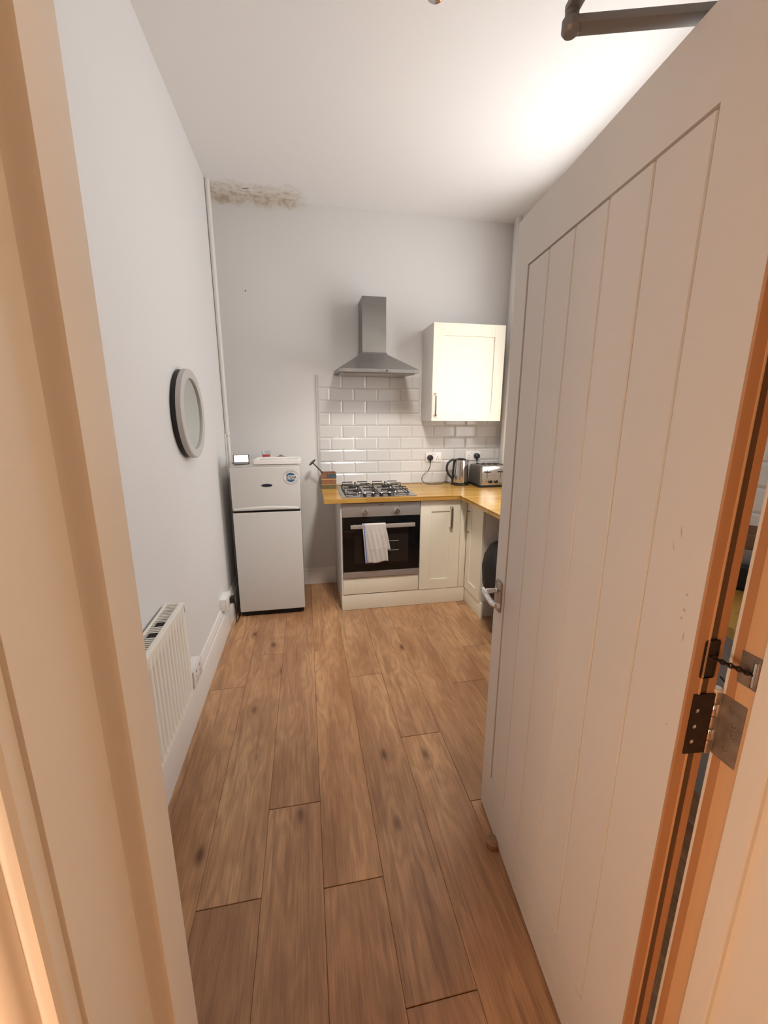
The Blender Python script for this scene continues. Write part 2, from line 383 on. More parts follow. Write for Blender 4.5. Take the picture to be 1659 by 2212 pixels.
# --- floor: planks
floor = obj('floor', box(-1.2, 2.0, -1.75, YB+.05, -.05, -.009), M['dark']); tag(floor, 'wide oak laminate floor running from the doorway to the units', 'floor', kind='structure')
PW, PL = .1945, 1.402
joints = {-4: .4, -3: .73, -2: 1.037, -1: 1.34, 0: 1.028, 1: .712, 2: 1.605, 3: 1.232, 4: 1.95, 5: .9, 6: 1.5, 7: .65, 8: 1.15, 9: .3}
G = .0006
for k in range(-6, 10):
    x0, x1 = .003+k*PW, .003+(k+1)*PW
    if x1 < -1.15: continue
    j = joints.get(k, .5); ys = [j+i*PL for i in range(-3, 4)]
    for a, b_ in zip(ys, ys[1:]):
        a2, b2 = max(a, -1.7), min(b_, YB)
        if k <= -4 and a2 < .42: b2 = min(b2, b_)
        xx0, xx1 = x0, min(x1, XR)
        if k <= -4: xx0 = max(x0, XL)
        if b2-a2 < .05 or xx1-xx0 < .01: continue
        bm = bmesh.new()
        ge = .0016
        X0, X1, Y0, Y1 = xx0+G*.6, xx1-G*.6, a2+ge, b2-ge*.4; c = .0012
        vb = [bm.verts.new(p) for p in ((X0, Y0, -.009), (X1, Y0, -.009), (X1, Y1, -.009), (X0, Y1, -.009))]
        vm = [bm.verts.new(p) for p in ((X0, Y0, -c), (X1, Y0, -c), (X1, Y1, -c), (X0, Y1, -c))]
        vt = [bm.verts.new(p) for p in ((X0+c, Y0+c, 0), (X1-c, Y0+c, 0), (X1-c, Y1-c, 0), (X0+c, Y1-c, 0))]
        for A, B in ((vb, vm), (vm, vt)):
            for i in range(4): bm.faces.new((A[i], A[(i+1) % 4], B[(i+1) % 4], B[i]))
        bm.faces.new(vt); bm.faces.new(vb[::-1])
        finish(bm, 10); obj('plank', bm, 'oak', floor, keep=True)

# --- walls
def wall_cells(name, m, cells, label):
    bm = None
    for c in cells: bm = box(*c, bm=bm)
    o = obj(name, bm, m); tag(o, label, 'wall', kind='structure'); return o
wall_left = wall_cells('wall_left', 'wall', [(XL-.1, XL, YF-.02, YB+.1, 0, ZC)], 'plain white kitchen wall on the left with the round mirror')
wall_back = wall_cells('wall_back', 'wall_back', [(XL-.1, XR+.3, YB, YB+.1, 0, ZC)], 'pale grey end wall behind the fridge and hob')
wall_right = wall_cells('wall_right', 'wall', [(XR, XR+.22, YF-.02, YB, 0, WZ0), (XR, XR+.22, YF-.02, YB, WZ1, ZC), (XR, XR+.22, YF-.02, WY0, WZ0, WZ1), (XR, XR+.22, WY1, YB, WZ0, WZ1)], 'white kitchen wall on the right, mostly hidden by the open door')
ceiling = obj('ceiling', box(XL-.1, XR+.3, YF-.02, YB+.1, ZC, ZC+.08), 'ceiling'); tag(ceiling, 'high white ceiling with a brown damp patch at its back left corner', 'ceiling', kind='structure')
# front wall with the door opening
DL, DR, DH = -.19, .609, 2.035
wall_front = wall_cells('wall_front', 'wall', [(XL-.6, DL-.03, .27, YF, 0, ZC), (DR+.03, XR+.2, .27, YF, 0, ZC), (DL-.03, DR+.03, .27, YF, DH+.03, ZC)], 'wall between hallway and kitchen that holds the doorway')
hall = wall_cells('wall_hall', 'hall_wall', [(-1.15, -1.05, -1.75, .27, 0, 2.6), (1.15, 1.25, -1.75, .27, 0, 2.6), (-1.05, 1.15, -1.85, -1.75, 0, 2.6)], 'hallway walls behind the viewpoint')
hc = obj('ceiling_hall', box(-1.15, 1.25, -1.85, .27, 2.6, 2.65), 'hall_wall'); tag(hc, 'hallway ceiling behind the viewpoint', 'ceiling', kind='structure')

# --- metro tiles on the back wall: one object each
TW, TH, TX0, TZ0 = .203, .103, .1159, .901
_tc = {}
def tile_mesh(w_, h_):
    key = (round(w_, 3), round(h_, 3))
    if key in _tc: return _tc[key]
    b = bmesh.new(); i = min(.011, w_*.25); L = []
    for (e, y) in ((0, 0), (0, -.0035), (i, -.008)):
        L.append([b.verts.new(p) for p in ((e, y, e), (w_-e, y, e), (w_-e, y, h_-e), (e, y, h_-e))])
    for A, B in zip(L, L[1:]):
        for k in range(4): b.faces.new((A[k], A[(k+1) % 4], B[(k+1) % 4], B[k]))
    b.faces.new(L[-1]); b.faces.new(L[0][::-1]); finish(b, 5)
    me = bpy.data.meshes.new('tile'); b.to_mesh(me); b.free(); me.materials.append(M['tile']); _tc[key] = me; return me
def put_tile(parent, x, y, z, w_, h_, rz=0.):
    o = bpy.data.objects.new('tile', tile_mesh(w_, h_)); COL.objects.link(o); o.parent = parent; o.location = (x, y, z)
    o.rotation_euler = (random.uniform(-.004, .004), random.uniform(-.001, .001), rz+random.uniform(-.004, .004)); return o
g = obj('grout_bed', box(TX0-.002, XR, YB-.004, YB, TZ0, TZ0+6*TH, bm=box(TX0-.002, 1.0, YB-.004, YB, TZ0+6*TH, TZ0+9*TH)), 'grout', wall_back)
for r in range(9):
    z = TZ0+r*TH; xend = XR if r < 6 else 1.0
    x = TX0 if r % 2 == 0 else TX0-TW/2
    while x < xend-.01:
        a, b_ = max(x, TX0), min(x+TW, xend)
        put_tile(wall_back, a+.001, YB-.003, z+.001, b_-a-.0022, TH-.0022); x += TW
tg = obj('tile_edge', box(TX0-.011, TX0-.002, YB-.012, YB, TZ0, TZ0+9*TH, .002), 'grout', wall_back)
# right wall: metro tiles behind the door (seen through the hinge gap) and up to the sill
g = obj('grout_bed', box(XR-.004, XR, .5, YB-.26, TZ0, TZ0+2*TH, bm=box(XR-.004, XR, .5, WY0-.02, TZ0+2*TH, TZ0+6*TH)), 'grout', wall_right)
for r in range(6):
    z = TZ0+r*TH; yend = (YB-.26) if r < 2 else WY0-.02
    y = .5 if r % 2 == 0 else .5-TW/2
    while y < yend-.01:
        a, b_ = max(y, .5), min(y+TW, yend)
        o = put_tile(wall_right, XR-.003, b_-.001, z+.001, b_-a-.0022, TH-.0022, -PI/2); y += TW
# --- window (in the right wall, out of view behind the door; it lights the room)
win = thing('window_1', 'window above the worktop in the right wall, out of sight behind the door', 'window', (XR+.14, (WY0+WY1)/2, WZ0), kind='structure')
bm = None
for (a, b_, c, d) in ((WY0, WY1, WZ0, WZ0+.05), (WY0, WY1, WZ1-.05, WZ1), (WY0, WY0+.05, WZ0+.05, WZ1-.05), (WY1-.05, WY1, WZ0+.05, WZ1-.05), ((WY0+WY1)/2-.025, (WY0+WY1)/2+.025, WZ0+.05, WZ1-.05)):
    bm = box(XR+.11, XR+.16, a, b_, c, d, .004, bm=bm, seg=1)
obj('window_frame', bm, 'trim', win)
for (a, b_) in ((WY0+.05, (WY0+WY1)/2-.025), ((WY0+WY1)/2+.025, WY1-.05)):
    obj('pane', box(XR+.133, XR+.137, a, b_, WZ0+.05, WZ1-.05), 'window_glass', win)
obj('window_sill', box(XR-.02, XR+.11, WY0-.02, WY1+.02, WZ0-.002, WZ0+.018, .004), 'trim', win)

# --- skirtings
def skirt_prof(h, t):   # (offset from wall, z)
    return [(0, 0), (t, 0), (t, h*.74), (t*.86, h*.78), (t*.72, h*.79), (t*.70, h*.87), (t*.45, h*.93), (t*.30, h), (0, h)]
bs = obj('baseboard_left', prism([(XL+u, v) for u, v in skirt_prof(.215, .026)], 'Y', YF, YB), 'trim'); tag(bs, 'white moulded skirting board along the left wall', 'skirting', kind='structure')
bs = obj('baseboard_back', prism([(YB-u, v) for u, v in skirt_prof(.148, .024)], 'X', XL+.026, .234), 'trim'); tag(bs, 'white skirting board between fridge and oven unit', 'skirting', kind='structure')
# --- corner boxing at right end of back wall
bx = obj('trim_1', box(XR-.035, XR, 3.44, 3.50, TZ0+.001, ZC, .003), 'trim'); tag(bx, 'narrow white vertical strip in the far right corner beside the wall cupboard', 'trim', kind='structure')

# --- door frame: left jamb, right jamb, head
def jamb(name, poly, label, m='frame', z1=DH):
    o = obj(name, prism(poly, 'Z', 0, z1), m); tag(o, label, 'door frame', kind='structure'); return o
def rnd(poly, i, r, n=3):      # round corner i of a polygon
    out = []
    for k, p in enumerate(poly):
        if k != i: out.append(p); continue
        p = Vector(p); a = (Vector(poly[k-1])-p).normalized(); b_ = (Vector(poly[(k+1) % len(poly)])-p).normalized()
        for j in range(n+1):
            t = j/n; q = p + a*r*(1-t)**2 + b_*r*t**2; out.append((q.x, q.y))
    return out
LS = -.168
pl = [(DL-.03, .27), (DL, .27), (DL, .354), (LS, .354), (LS, .387), (-.178, .387), (-.178, YF), (DL-.03, YF)]
pl = [(DL-.03, .27), (DL, .27), (DL, .346), (DL+.003, .3515), (DL+.008, .354), (LS-.004, .354), (LS, .356), (LS, .386), (LS-.001, .387), (-.178, .387), (-.178, YF), (DL-.03, YF)]
tl = jamb('trim_2', pl, 'cream painted left door jamb with projecting door stop')
RS = .596
pr_ = [(DR+.03, .27), (DR+.03, .388), (RS, .388), (RS, .356), (RS+.002, .354), (DR-.004, .354), (DR, .350), (DR, .27)]
tr = jamb('trim_3', pr_, 'cream painted right door jamb and stop beside the hinges')
obj('rebate_face', box(DR, DR+.03, .388, .4335, 0, DH), 'pine', tr)
obj('rebate_dark_strip', box(DR-.0005, DR+.001, .421, .4335, 0, DH), 'pine_dark', tr)  # darker pine band along the rebate
obj('painted_arris', box(DR-.001, DR+.03, .4335, YF+.001, 0, DH, .0008), 'trim', tr)
th = jamb('trim_4', [(DL-.03, .27), (DR+.03, .27), (DR+.03, YF), (DL-.03, YF)], 'cream painted head of the door frame')
for v in th.data.vertices: v.co.z = DH if v.co.z < 1 else DH+.03
# architraves on the hallway side, moulded
def arch(x0, s):   # profile from inner edge outward (u outward, depth toward the viewer)
    P = [(0, 0), (0, .013), (.003, .017), (.008, .018), (.012, .0165), (.016, .011), (.019, .0105), (.022, .014), (.030, .019), (.036, .020), (.042, .017), (.046, .0165), (.049, .021), (.056, .0235), (.064, .022), (.070, .018), (.070, 0)]
    return [(x0+s*u, .27-d) for u, d in P]
al = jamb('trim_5', arch(DL-.004, -1), 'moulded architrave left of the doorway, lit orange by the hall lamp')
ar = jamb('trim_6', arch(DR+.004, 1), 'moulded architrave right of the doorway')
# threshold-free floor; kitchen side architraves (seen from other positions)
jamb('trim_7', [(DL-.01, YF), (DL-.075, YF), (DL-.075, YF+.016), (DL-.016, YF+.012)], 'kitchen side architrave left of the doorway')

# ================================================================== THE DOOR (hinged right, standing open)
DA = Vector((.625, 1.222, 0)); dd = Vector((-.058, -.612, 0)).normalized(); dn = Vector((-dd.y, dd.x, 0))
door = thing('door_1', 'open cream cottage style door with vertical grooves, swung into the kitchen', 'door', DA, math.atan2(dd.y, dd.x), kind='structure')
SW, ZB, ZT = .782, .012, 2.018
def dbox(name, s0, s1, t0, t1, z0, z1, m, bev=0., parent=door): return obj(name, box(s0, s1, t0, t1, z0, z1, bev, seg=1), m, parent, local=True)
obj('door_leaf', box(.0, SW-.004, .010, .044, ZB, ZT, 0), 'door', door, local=True)
E0, E1, P0, P1 = .0785, .6685, .196, 1.886
dbox('stile', 0, E0, 0, .0101, ZB, ZT, 'door')
dbox('stile', E1, SW-.004, 0, .0101, ZB, ZT, 'door')
dbox('rail', E0, E1, 0, .0101, P1, ZT, 'door')
dbox('rail', E0, E1, 0, .0101, ZB, P0, 'door')
gs = [E0+.003, .199, .3155, .432, .549, E1-.003]
for a, b_ in zip(gs, gs[1:]):
    gz = .0032; c = .0024; t0 = .0016
    A = a+(gz/2 if a > E0+.01 else .003); B = b_-(gz/2 if b_ < E1-.01 else .003)
    bm = prism([(A, .0101), (A, t0+c), (A+c*.8, t0), (B-c*.8, t0), (B, t0+c), (B, .0101)], 'Z', P0+.0005, P1-.005)
    obj('panel_board', bm, 'door', door, local=True)
# bare hinge edge of the leaf
dbox('edge_lipping', SW-.0045, SW, -.0005, .0165, ZB, ZT, 'pine_dark')
dbox('edge_bead', SW-.0045, SW+.0012, .0165, .0195, ZB, ZT, 'pine')
dbox('edge_recess', SW-.0046, SW-.002, .0195, .0325, ZB, ZT, 'pine_groove')
dbox('edge_strip', SW-.0045, SW-.0005, .0325, .0445, ZB, ZT, 'pine_dark')
# lever handle near the free edge
obj('handle_plate', box(.022, .066, -.009, 0, .842, .948, .003), 'pewter', door, local=True)
for z in (.853, .937): obj('screw', lathe([(0, 0), (.004, 0), (.0035, .0015), (0, .0018)], (.044, -.009, z), 12, axis='-Y'), 'chrome', door, local=True)
obj('spindle', lathe([(.0105, 0), (.0105, .004), (.0085, .006), (.008, .044), (0, .046)], (.042, -.009, .913), 16, axis='-Y'), 'chrome', door, local=True)
bm = bmesh.new()
lv = tube(smooth_pts([(.036, -.055, .914), (.052, -.057, .914), (.085, -.058, .913), (.118, -.056, .909), (.134, -.050, .906), (.138, -.036, .905)], 4), [.009]*3+[.0095]*6+[.009]*6+[.0085]*3+[.007]*3, n=12)
for v in lv.verts: v.co.z = .911+(v.co.z-.911)*1.15
obj('lever', lv, 'chrome', door, local=True)
dbox('latch_plate', -.0012, 0.0005, .010, .034, .86, .99, 'chrome', 0)

# hinge: one thing joining door and jamb
kx, ky = .6015, .443
hg = thing('butt_hinge', 'aged steel butt hinge with screws between pine jamb and open door', 'hinge', (kx, ky, .963))
obj('leaf', prism([(DR-.0015, .4365), (DR-.0015, .401), (DR+.0005, .401), (DR+.0005, .4365)], 'Z', .963, 1.068), 'brass_old', hg)
for z, y in ((.985, .418), (1.012, .411), (1.03, .413), (1.052, .42)):
    obj('screw', lathe([(0, .0016), (.0022, .001), (.0036, 0)], (DR-.0018, y, z), 12, axis='X'), 'dark_steel', hg)
def dpt(s, t, z): return DA+dd*s+dn*t+Vector((0, 0, z))
b = box(SW-.001, SW+.0018, .010, .046, .963, 1.068); xform(b, Matrix.Translation(DA) @ Matrix.Rotation(math.atan2(dd.y, dd.x), 4, 'Z')); obj('leaf', b, 'dark_steel', hg)
for i, z in enumerate((.985, 1.012, 1.04)):
    p = dpt(SW+.002, .020, z); obj('screw', lathe([(.0034, 0), (.002, .0012), (0, .0016)], p, 12, axis='-Y'), 'chrome', hg)
for a, b_, m_ in ((.962, .985, 'brass_old'), (.986, 1.006, 'chrome'), (1.007, 1.028, 'brass_old'), (1.029, 1.05, 'chrome'), (1.051, 1.072, 'brass_old')):
    obj('knuckle', lathe([(0, a), (.0062, a), (.0066, a+.002), (.0066, b_-.002), (.0062, b_), (0, b_)], (kx, ky-.002, 0), 16), m_, hg)
obj('pin_cap', lathe([(0, 1.0762), (.005, 1.0762), (.0075, 1.0735), (.0072, 1.0715), (0, 1.0715)], (kx, ky-.002, 0), 16), 'label', hg)
# chain closer between door edge and jamb
ch = thing('chain_door_closer', 'small steel plate with short dark chain running into the door edge', 'door closer', (DR, .41, 1.124))
obj('plate', prism([(.3965, 1.099), (.4225, 1.099), (.4225, 1.149), (.3965, 1.149)], 'X', DR-.0018, DR+.0005), 'brass_old', ch)
obj('chain_anchor', box(DR-.006, DR-.0015, .398, .403, 1.103, 1.142, .0015), 'chrome', ch)
for y, z in ((.402+.003, 1.145), (.418, 1.104), (.403, 1.105), (.419, 1.145)): obj('screw', lathe([(0, .0012), (.0028, 0)], (DR-.0019, y, z), 10, axis='X'), 'dark_steel', ch)
b = box(SW-.002, SW+.0012, .013, .036, 1.096, 1.158, .004); xform(b, Matrix.Translation(DA) @ Matrix.Rotation(math.atan2(dd.y, dd.x), 4, 'Z')); obj('socket_plate', b, 'dark_steel', ch)
p0 = dpt(SW+.001, .022, 1.132); p1 = Vector((DR-.003, .4025, 1.122)); nl = 11
for i in range(nl):
    c = p0.lerp(p1, (i+.5)/nl); L = (p1-p0).length/nl*.72; dr = (p1-p0).normalized(); sd = Vector((0, 0, 1)) if i % 2 else dr.cross(Vector((0, 0, 1))).normalized()
    pts = [c+dr*L*math.cos(a)+sd*.0032*math.sin(a) for a in [2*PI*k/12 for k in range(12)]]
    obj('chain_link', tube(pts, .0014, n=6, closed=True), 'dark_steel', ch)
# overhead closer: arm seen above the door
oc = thing('overhead_door_closer', 'dark grey metal closer arm reaching over the top of the open door', 'door closer', (.62, .60, 2.02))
def bar(p, q, wd, th, bm=None, bev=.002):
    p, q = Vector(p), Vector(q); d = (q-p); L = d.length; d.normalize(); s = d.cross(Vector((0, 0, 1))).normalized(); u = s.cross(d)
    b = box(0, L, -wd/2, wd/2, -th/2, th/2, bev, seg=2); mt = Matrix((d, s, u)).transposed().to_4x4(); mt.translation = p; xform(b, mt); return merge(bm, b)
obj('closer_body', box(.50, .72, .045, .095, 1.945, 2.005, .006), 'closer', door, local=True)
EL = (.414, .690, 2.045)
obj('main_arm', bar((.675, .612, 2.045), EL, .025, .011), 'closer', oc)
obj('elbow', lathe([(0, 2.034), (.010, 2.034), (.0135, 2.0385), (.0135, 2.051), (.010, 2.055), (.010, 2.068), (0, 2.070)], (EL[0], EL[1], 0), 20), 'closer', oc)
obj('forearm', bar((EL[0], EL[1]+.004, 2.066), (.395, .449, 2.075), .020, .010), 'closer', oc)
obj('bracket', box(.37, .42, YF, YF+.012, 2.05, 2.10, .003), 'closer', oc)

# ================================================================== LEFT WALL THINGS
# mirror
mc = Vector((XL, 2.30, 1.493))
mi = thing('round_mirror', 'round wall mirror in a wide pale grey ring frame', 'mirror', mc)
obj('frame', lathe([(.176, .040), (.176, .0495), (.180, .0515), (.216, .0515), (.221, .0475), (.221, .026), (.214, .022), (.20, .022)], mc, 72, axis='X'), 'grey_mirror_frame', mi)
obj('glass', lathe([(0, .0415), (.178, .0415), (.178, .036)], mc, 64, axis='X'), 'mirror', mi)
obj('shadow_backing', lathe([(0, .0005), (.217, .0005), (.217, .0235), (.205, .030), (.178, .036), (0, .036)], mc, 64, axis='X'), 'black_matt', mi)  # black disc stands in for the shadow gap between mirror and wall
# radiator
RX0, RX1, RY0, RY1, RZ0, RZ1 = -.592, -.520, .86, 1.692, .305, .728
ra = thing('radiator', 'cream ribbed panel radiator low on the left wall', 'radiator', ((RX0+RX1)/2, (RY0+RY1)/2, .0))
bm = bmesh.new(); prof = []     # corrugated front panel
pitch = .0333; n = int((RY1-RY0-.03)/pitch); ys = RY0+.015
row = [(RY0, 0.)]
for i in range(n):
    y = ys+i*pitch
    row += [(y+.002, -.0006), (y+.006, -.0095), (y+.009, -.0125), (y+.0115, -.0125), (y+.0145, -.0095), (y+.0185, -.0006), (y+.0259, .0016)]
row += [(RY1, 0.)]
# rows in z: flat band, channel start, channel end, flat band
zs = [(RZ0, 0), (RZ0+.018, 0), (RZ0+.032, 1), (RZ1-.058, 1), (RZ1-.044, 0), (RZ1-.006, 0)]
grid = [[bm.verts.new((RX1+(d*k), y, z)) for (y, d) in row] for z, k in zs]
for A, B in zip(grid, grid[1:]):
    for i in range(len(row)-1): bm.faces.new((A[i], A[i+1], B[i+1], B[i]))
back = [[bm.verts.new((RX1-.018, y, z)) for (y, d) in (row[0], row[-1])] for z in (RZ0, RZ1-.006)]
bm.faces.new((grid[0][0], grid[0][-1], back[0][1], back[0][0])); bm.faces.new((grid[-1][0], grid[-1][-1], back[1][1], back[1][0]))
bm.faces.new((back[0][0], back[0][1], back[1][1], back[1][0]))
finish(bm, 50)
fp = obj('front_panel', bm, 'radiator', ra, keep=True)
obj('rear_panel', box(RX0, RX0+.010, RY0, RY1, RZ0, RZ1-.004, .002), 'radiator', ra)
obj('side_cover', box(RX0, RX1, RY1-.006, RY1+.002, RZ0+.01, RZ1, .002), 'radiator', ra)
obj('side_cover', box(RX0, RX1, RY0-.002, RY0+.006, RZ0+.01, RZ1, .002), 'radiator', ra)
obj('top_rim', box(RX1-.019, RX1+.0015, RY0-.003, RY1+.003, RZ1-.012, RZ1+.001, .002), 'radiator', ra)
obj('top_rim', box(RX0-.001, RX0+.008, RY0-.003, RY1+.003, RZ1-.012, RZ1+.001, .002), 'radiator', ra)
for i in range(62):
    y = RY0+.010+i*.01325
    obj('grille_slat', box(RX0+.008, RX1-.013, y, y+.0052, RZ1-.005, RZ1-.002), 'radiator', ra)
obj('convector_fins', box(RX0+.012, RX1-.016, RY0+.01, RY1-.01, RZ0+.02, RZ1-.03), 'dark', ra)
for y in (1.42, 1.50): obj('grille_opening', box(RX0+.022, RX1-.020, y, y+.030, RZ1-.004, RZ1-.0008), 'dark', ra)
for y in (RY0+.12, RY1-.15): obj('wall_bracket', box(XL+.0005, RX0, y, y+.03, RZ0+.04, RZ1-.04), 'radiator', ra)
# surface-mounted double sockets on the left wall
def socket_box(y0, y1, z0, z1, label, x1=-.556):
    s = thing('double_socket', label, 'socket', (XL, (y0+y1)/2, z0))
    obj('back_box', box(XL, x1-.008, y0+.002, y1-.002, z0+.002, z1-.002, .003), 'white_plastic', s)
    obj('faceplate', box(x1-.008, x1, y0, y1, z0, z1, .003), 'white_plastic', s)
    for y in (y0+.045, y1-.045):
        obj('switch', box(x1, x1+.004, y-.006, y+.006, z1-.028, z1-.008, .0015), 'white_plastic', s)
        bm = None
        for a, b_, cc, dd_ in ((-.003, .003, .044, .053), (-.013, -.007, .024, .028), (.007, .013, .024, .028)): bm = box(x1-.0005, x1+.0006, y+a, y+b_, z0+cc-.01, z0+dd_-.01, bm=bm)
        obj('pin_holes', bm, 'dark', s)
    return s
socket_box(1.835, 1.982, .222, .312, 'white boxed double socket on the skirting just beyond the radiator')
sk = socket_box(2.68, 2.83, .205, .292, 'white boxed double socket beside the fridge with a black plug in it')
pg = thing('plug', 'black plug in the boxed socket beside the fridge with cable running down', 'plug', (-.556, 2.79, .235))
obj('body', box(-.555, -.520, 2.765, 2.812, .222, .268, .008), 'black_plastic', pg)
obj('cable', tube(smooth_pts([(-.53, 2.79, .225), (-.527, 2.80, .15), (-.535, 2.84, .06), (-.545, 2.90, .012), (-.54, 2.97, .010), (-.545, 3.1, .02), (-.545, 3.3, .012)], 6), .004, n=8), 'black_plastic', pg)
# waste pipe on left wall near far corner
pi_ = thing('wall_pipe', 'white painted pipe running up the left wall behind the fridge to the ceiling', 'pipe', (XL+.016, 3.375, .215))
obj('upper_pipe', tube([(XL+.0165, 3.375, 1.36), (XL+.0165, 3.375, ZC)], .0155, n=20), 'trim', pi_)
obj('coupling', lathe([(.0155, 0), (.0185, .002), (.0185, .03), (.0155, .033)], (XL+.0185, 3.375, 1.345), 20), 'trim', pi_)
obj('lower_pipe', tube([(XL+.0175, 3.378, .216), (XL+.0175, 3.378, 1.36)], .0145, n=20), 'trim', pi_)
obj('thin_pipe', tube([(XL+.0065, 3.348, .216), (XL+.0065, 3.348, 1.36)], .006, n=12), 'trim', pi_)

# ================================================================== FRIDGE
FX0, FX1, FY0, FY1, FZ = -.528, -.050, 2.985, 3.50, 1.157
fr = thing('fridge_freezer', 'small white two-door fridge freezer against the left wall', 'fridge', ((FX0+FX1)/2, (FY0+FY1)/2, 0), R_(0))
def fbox(name, *a, m='fridge', bev=.004, parent=fr, seg=2): return obj(name, box(*a, bev, seg=seg), m, parent)
fbox('body', FX0+.004, FX1-.004, FY0+.045, FY1, .035, FZ-.018, bev=.004)
fbox('top', FX0, FX1, FY0+.012, FY1, FZ-.020, FZ, bev=.008, seg=3)
fbox('door', FX0, FX1, FY0, FY0+.044, .822+.006, FZ-.0185, bev=.007, seg=3)
fd = fbox('door', FX0, FX1, FY0, FY0+.044, .045, .822-.010, bev=.007, seg=3)
fbox('door_gap', FX0+.006, FX1-.006, FY0+.012, FY0+.05, .80, .84, m='dark', bev=0)
# curved grip lip between the doors
bm = bmesh.new(); N = 28; A = []; B = []; C_ = []; D_ = []
for i in range(N+1):
    t = i/N; x = FX0+.012+(FX1-FX0-.024)*t; bulge = .014*math.sin(PI*t)
    zt = .846+bulge*.9; A.append(bm.verts.new((x, FY0-.001, zt))); B.append(bm.verts.new((x, FY0-.009, zt-.008-bulge*.3))); C_.append(bm.verts.new((x, FY0-.007, .829+bulge*.15))); D_.append(bm.verts.new((x, FY0+.01, .829)))
for P, Q in ((A, B), (B, C_), (C_, D_)):
    for i in range(N): bm.faces.new((P[i], P[i+1], Q[i+1], Q[i]))
bm2 = bm; obj('grip', bm2, 'fridge', fr)
fbox('grip_recess', FX0+.03, FX0+.16, FY0-.0006, FY0+.002, .797, .811, m='carcass', bev=0)
fbox('kick_plate', FX0+.01, FX1-.01, FY0+.02, FY1-.05, .012, .046, m='dark', bev=0)
for x in (FX0+.04, FX1-.04):
    for y in (FY0+.05, FY1-.06): obj('foot', lathe([(0, 0), (.018, 0), (.018, .01), (.008, .012), (.008, .036), (0, .036)], (x, y, 0), 14), 'black_plastic', fr)
obj('badge', lathe([(0, .003), (.034, .003), (.0395, .0)], (-.281, FY0+.0005, 1.008), 32, axis='-Y', sy_=.30), 'badge', fr)
# guarantee sticker
st = obj('sticker', lathe([(0, .0006), (.053, .0006), (.053, 0)], (-.112, FY0+.0002, 1.062), 48, axis='-Y'), 'label', fr)
def ring(r0, r1, y, c, m, name):
    bm = bmesh.new(); n = 48
    A = [bm.verts.new((c[0]+r0*math.cos(2*PI*k/n), y, c[1]+r0*math.sin(2*PI*k/n))) for k in range(n)]; B = [bm.verts.new((c[0]+r1*math.cos(2*PI*k/n), y, c[1]+r1*math.sin(2*PI*k/n))) for k in range(n)]
    for k in range(n): bm.faces.new((A[k], A[(k+1) % n], B[(k+1) % n], B[k]))
    return obj(name, bm, m, st)
sc_ = (-.112, 1.062); ring(.0508, .0525, FY0-.0009, sc_, 'ink', 'ring')
for s_ in (1, -1):
    bm = bmesh.new(); pts = []; r_ = .0335; h0 = .0145
    a0 = math.asin(h0/r_)
    for k in range(15): a = a0+(PI-2*a0)*k/14; pts.append((sc_[0]+r_*math.cos(a), FY0-.0009, sc_[1]+s_*r_*math.sin(a)))
    bm.faces.new([bm.verts.new(p) for p in pts]); obj('blue_band', bm, 'blue', st)
b = text_mesh('2', .034, .0006); xform(b, Matrix.Translation((sc_[0]-.026, FY0-.0012, sc_[1])) @ XZ); obj('lettering', b, 'ink', st)
b = text_mesh('YEAR', .0255, .0005); xform(b, Matrix.Translation((sc_[0]+.010, FY0-.0012, sc_[1]-.001)) @ XZ); obj('lettering', b, 'ink', st)
bm = None
def ringtext(s, a_mid, rad, flip, bm):
    n = len(s); step = .235
    for i, chh in enumerate(s):
        if chh == ' ': continue
        a = a_mid+((n-1)/2-i)*step*(1 if not flip else -1)
        b = text_mesh(chh, .0105); rot = (a-PI/2) if not flip else (a+PI/2)
        xform(b, Matrix.Translation((sc_[0]+rad*math.cos(a), FY0-.0012, sc_[1]+rad*math.sin(a))) @ XZ @ Matrix.Rotation(rot, 4, 'Z')); bm = merge(bm, b)
    return bm
obj('ring_lettering', ringtext('GUARANTEE', PI/2, .0425, False, None), 'ink', st); obj('ring_lettering', ringtext('GUARANTEE', -PI/2, .0425, True, None), 'ink', st)

# --- on the fridge
sd = thing('smart_display', 'small tilted smart display with a white lit screen on the fridge', 'display', (-.445, 3.03, FZ))
bm = prism([(3.010, FZ), (3.075, FZ), (3.078, FZ+.012), (3.058, FZ+.062), (3.050, FZ+.062), (3.018, FZ+.012), (3.008, FZ+.006)], 'X', -.488, -.408); obj('base', bm, 'grey_cloth', sd)
def tilted(cx, cy, cz, w_, h_, th, tilt, rz, bev):
    b = box(-w_/2, w_/2, -th/2, th/2, -h_/2, h_/2, bev, seg=3); xform(b, Matrix.Translation((cx, cy, cz)) @ Matrix.Rotation(rz, 4, 'Z') @ Matrix.Rotation(tilt, 4, 'X')); return b
obj('bezel', tilted(-.445, 3.012, FZ+.0345, .106, .070, .008, R_(-24), R_(8), .0035), 'black_plastic', sd)
obj('screen', tilted(-.4457, 3.0085, FZ+.041, .094, .050, .004, R_(-24), R_(8), .001), 'screen', sd)
obj('chin', tilted(-.4452, 2.9935, FZ+.0095, .096, .012, .004, R_(-24), R_(8), .001), 'grey_cloth', sd)
obj('cable', tube(smooth_pts([(-.47, 3.07, FZ+.008), (-.50, 3.06, FZ+.004), (-.518, 3.08, FZ+.003), (-.515, 3.2, FZ+.003), (-.50, 3.42, FZ+.003)], 5), .002, n=6), 'black_plastic', sd)
ty = thing('tray', 'white rectangular tray with raised rim and grey base on the fridge top', 'tray', (-.195, 3.1, FZ))
X0, X1, Y0, Y1 = -.362, -.040, 2.988, 3.22
bm = None
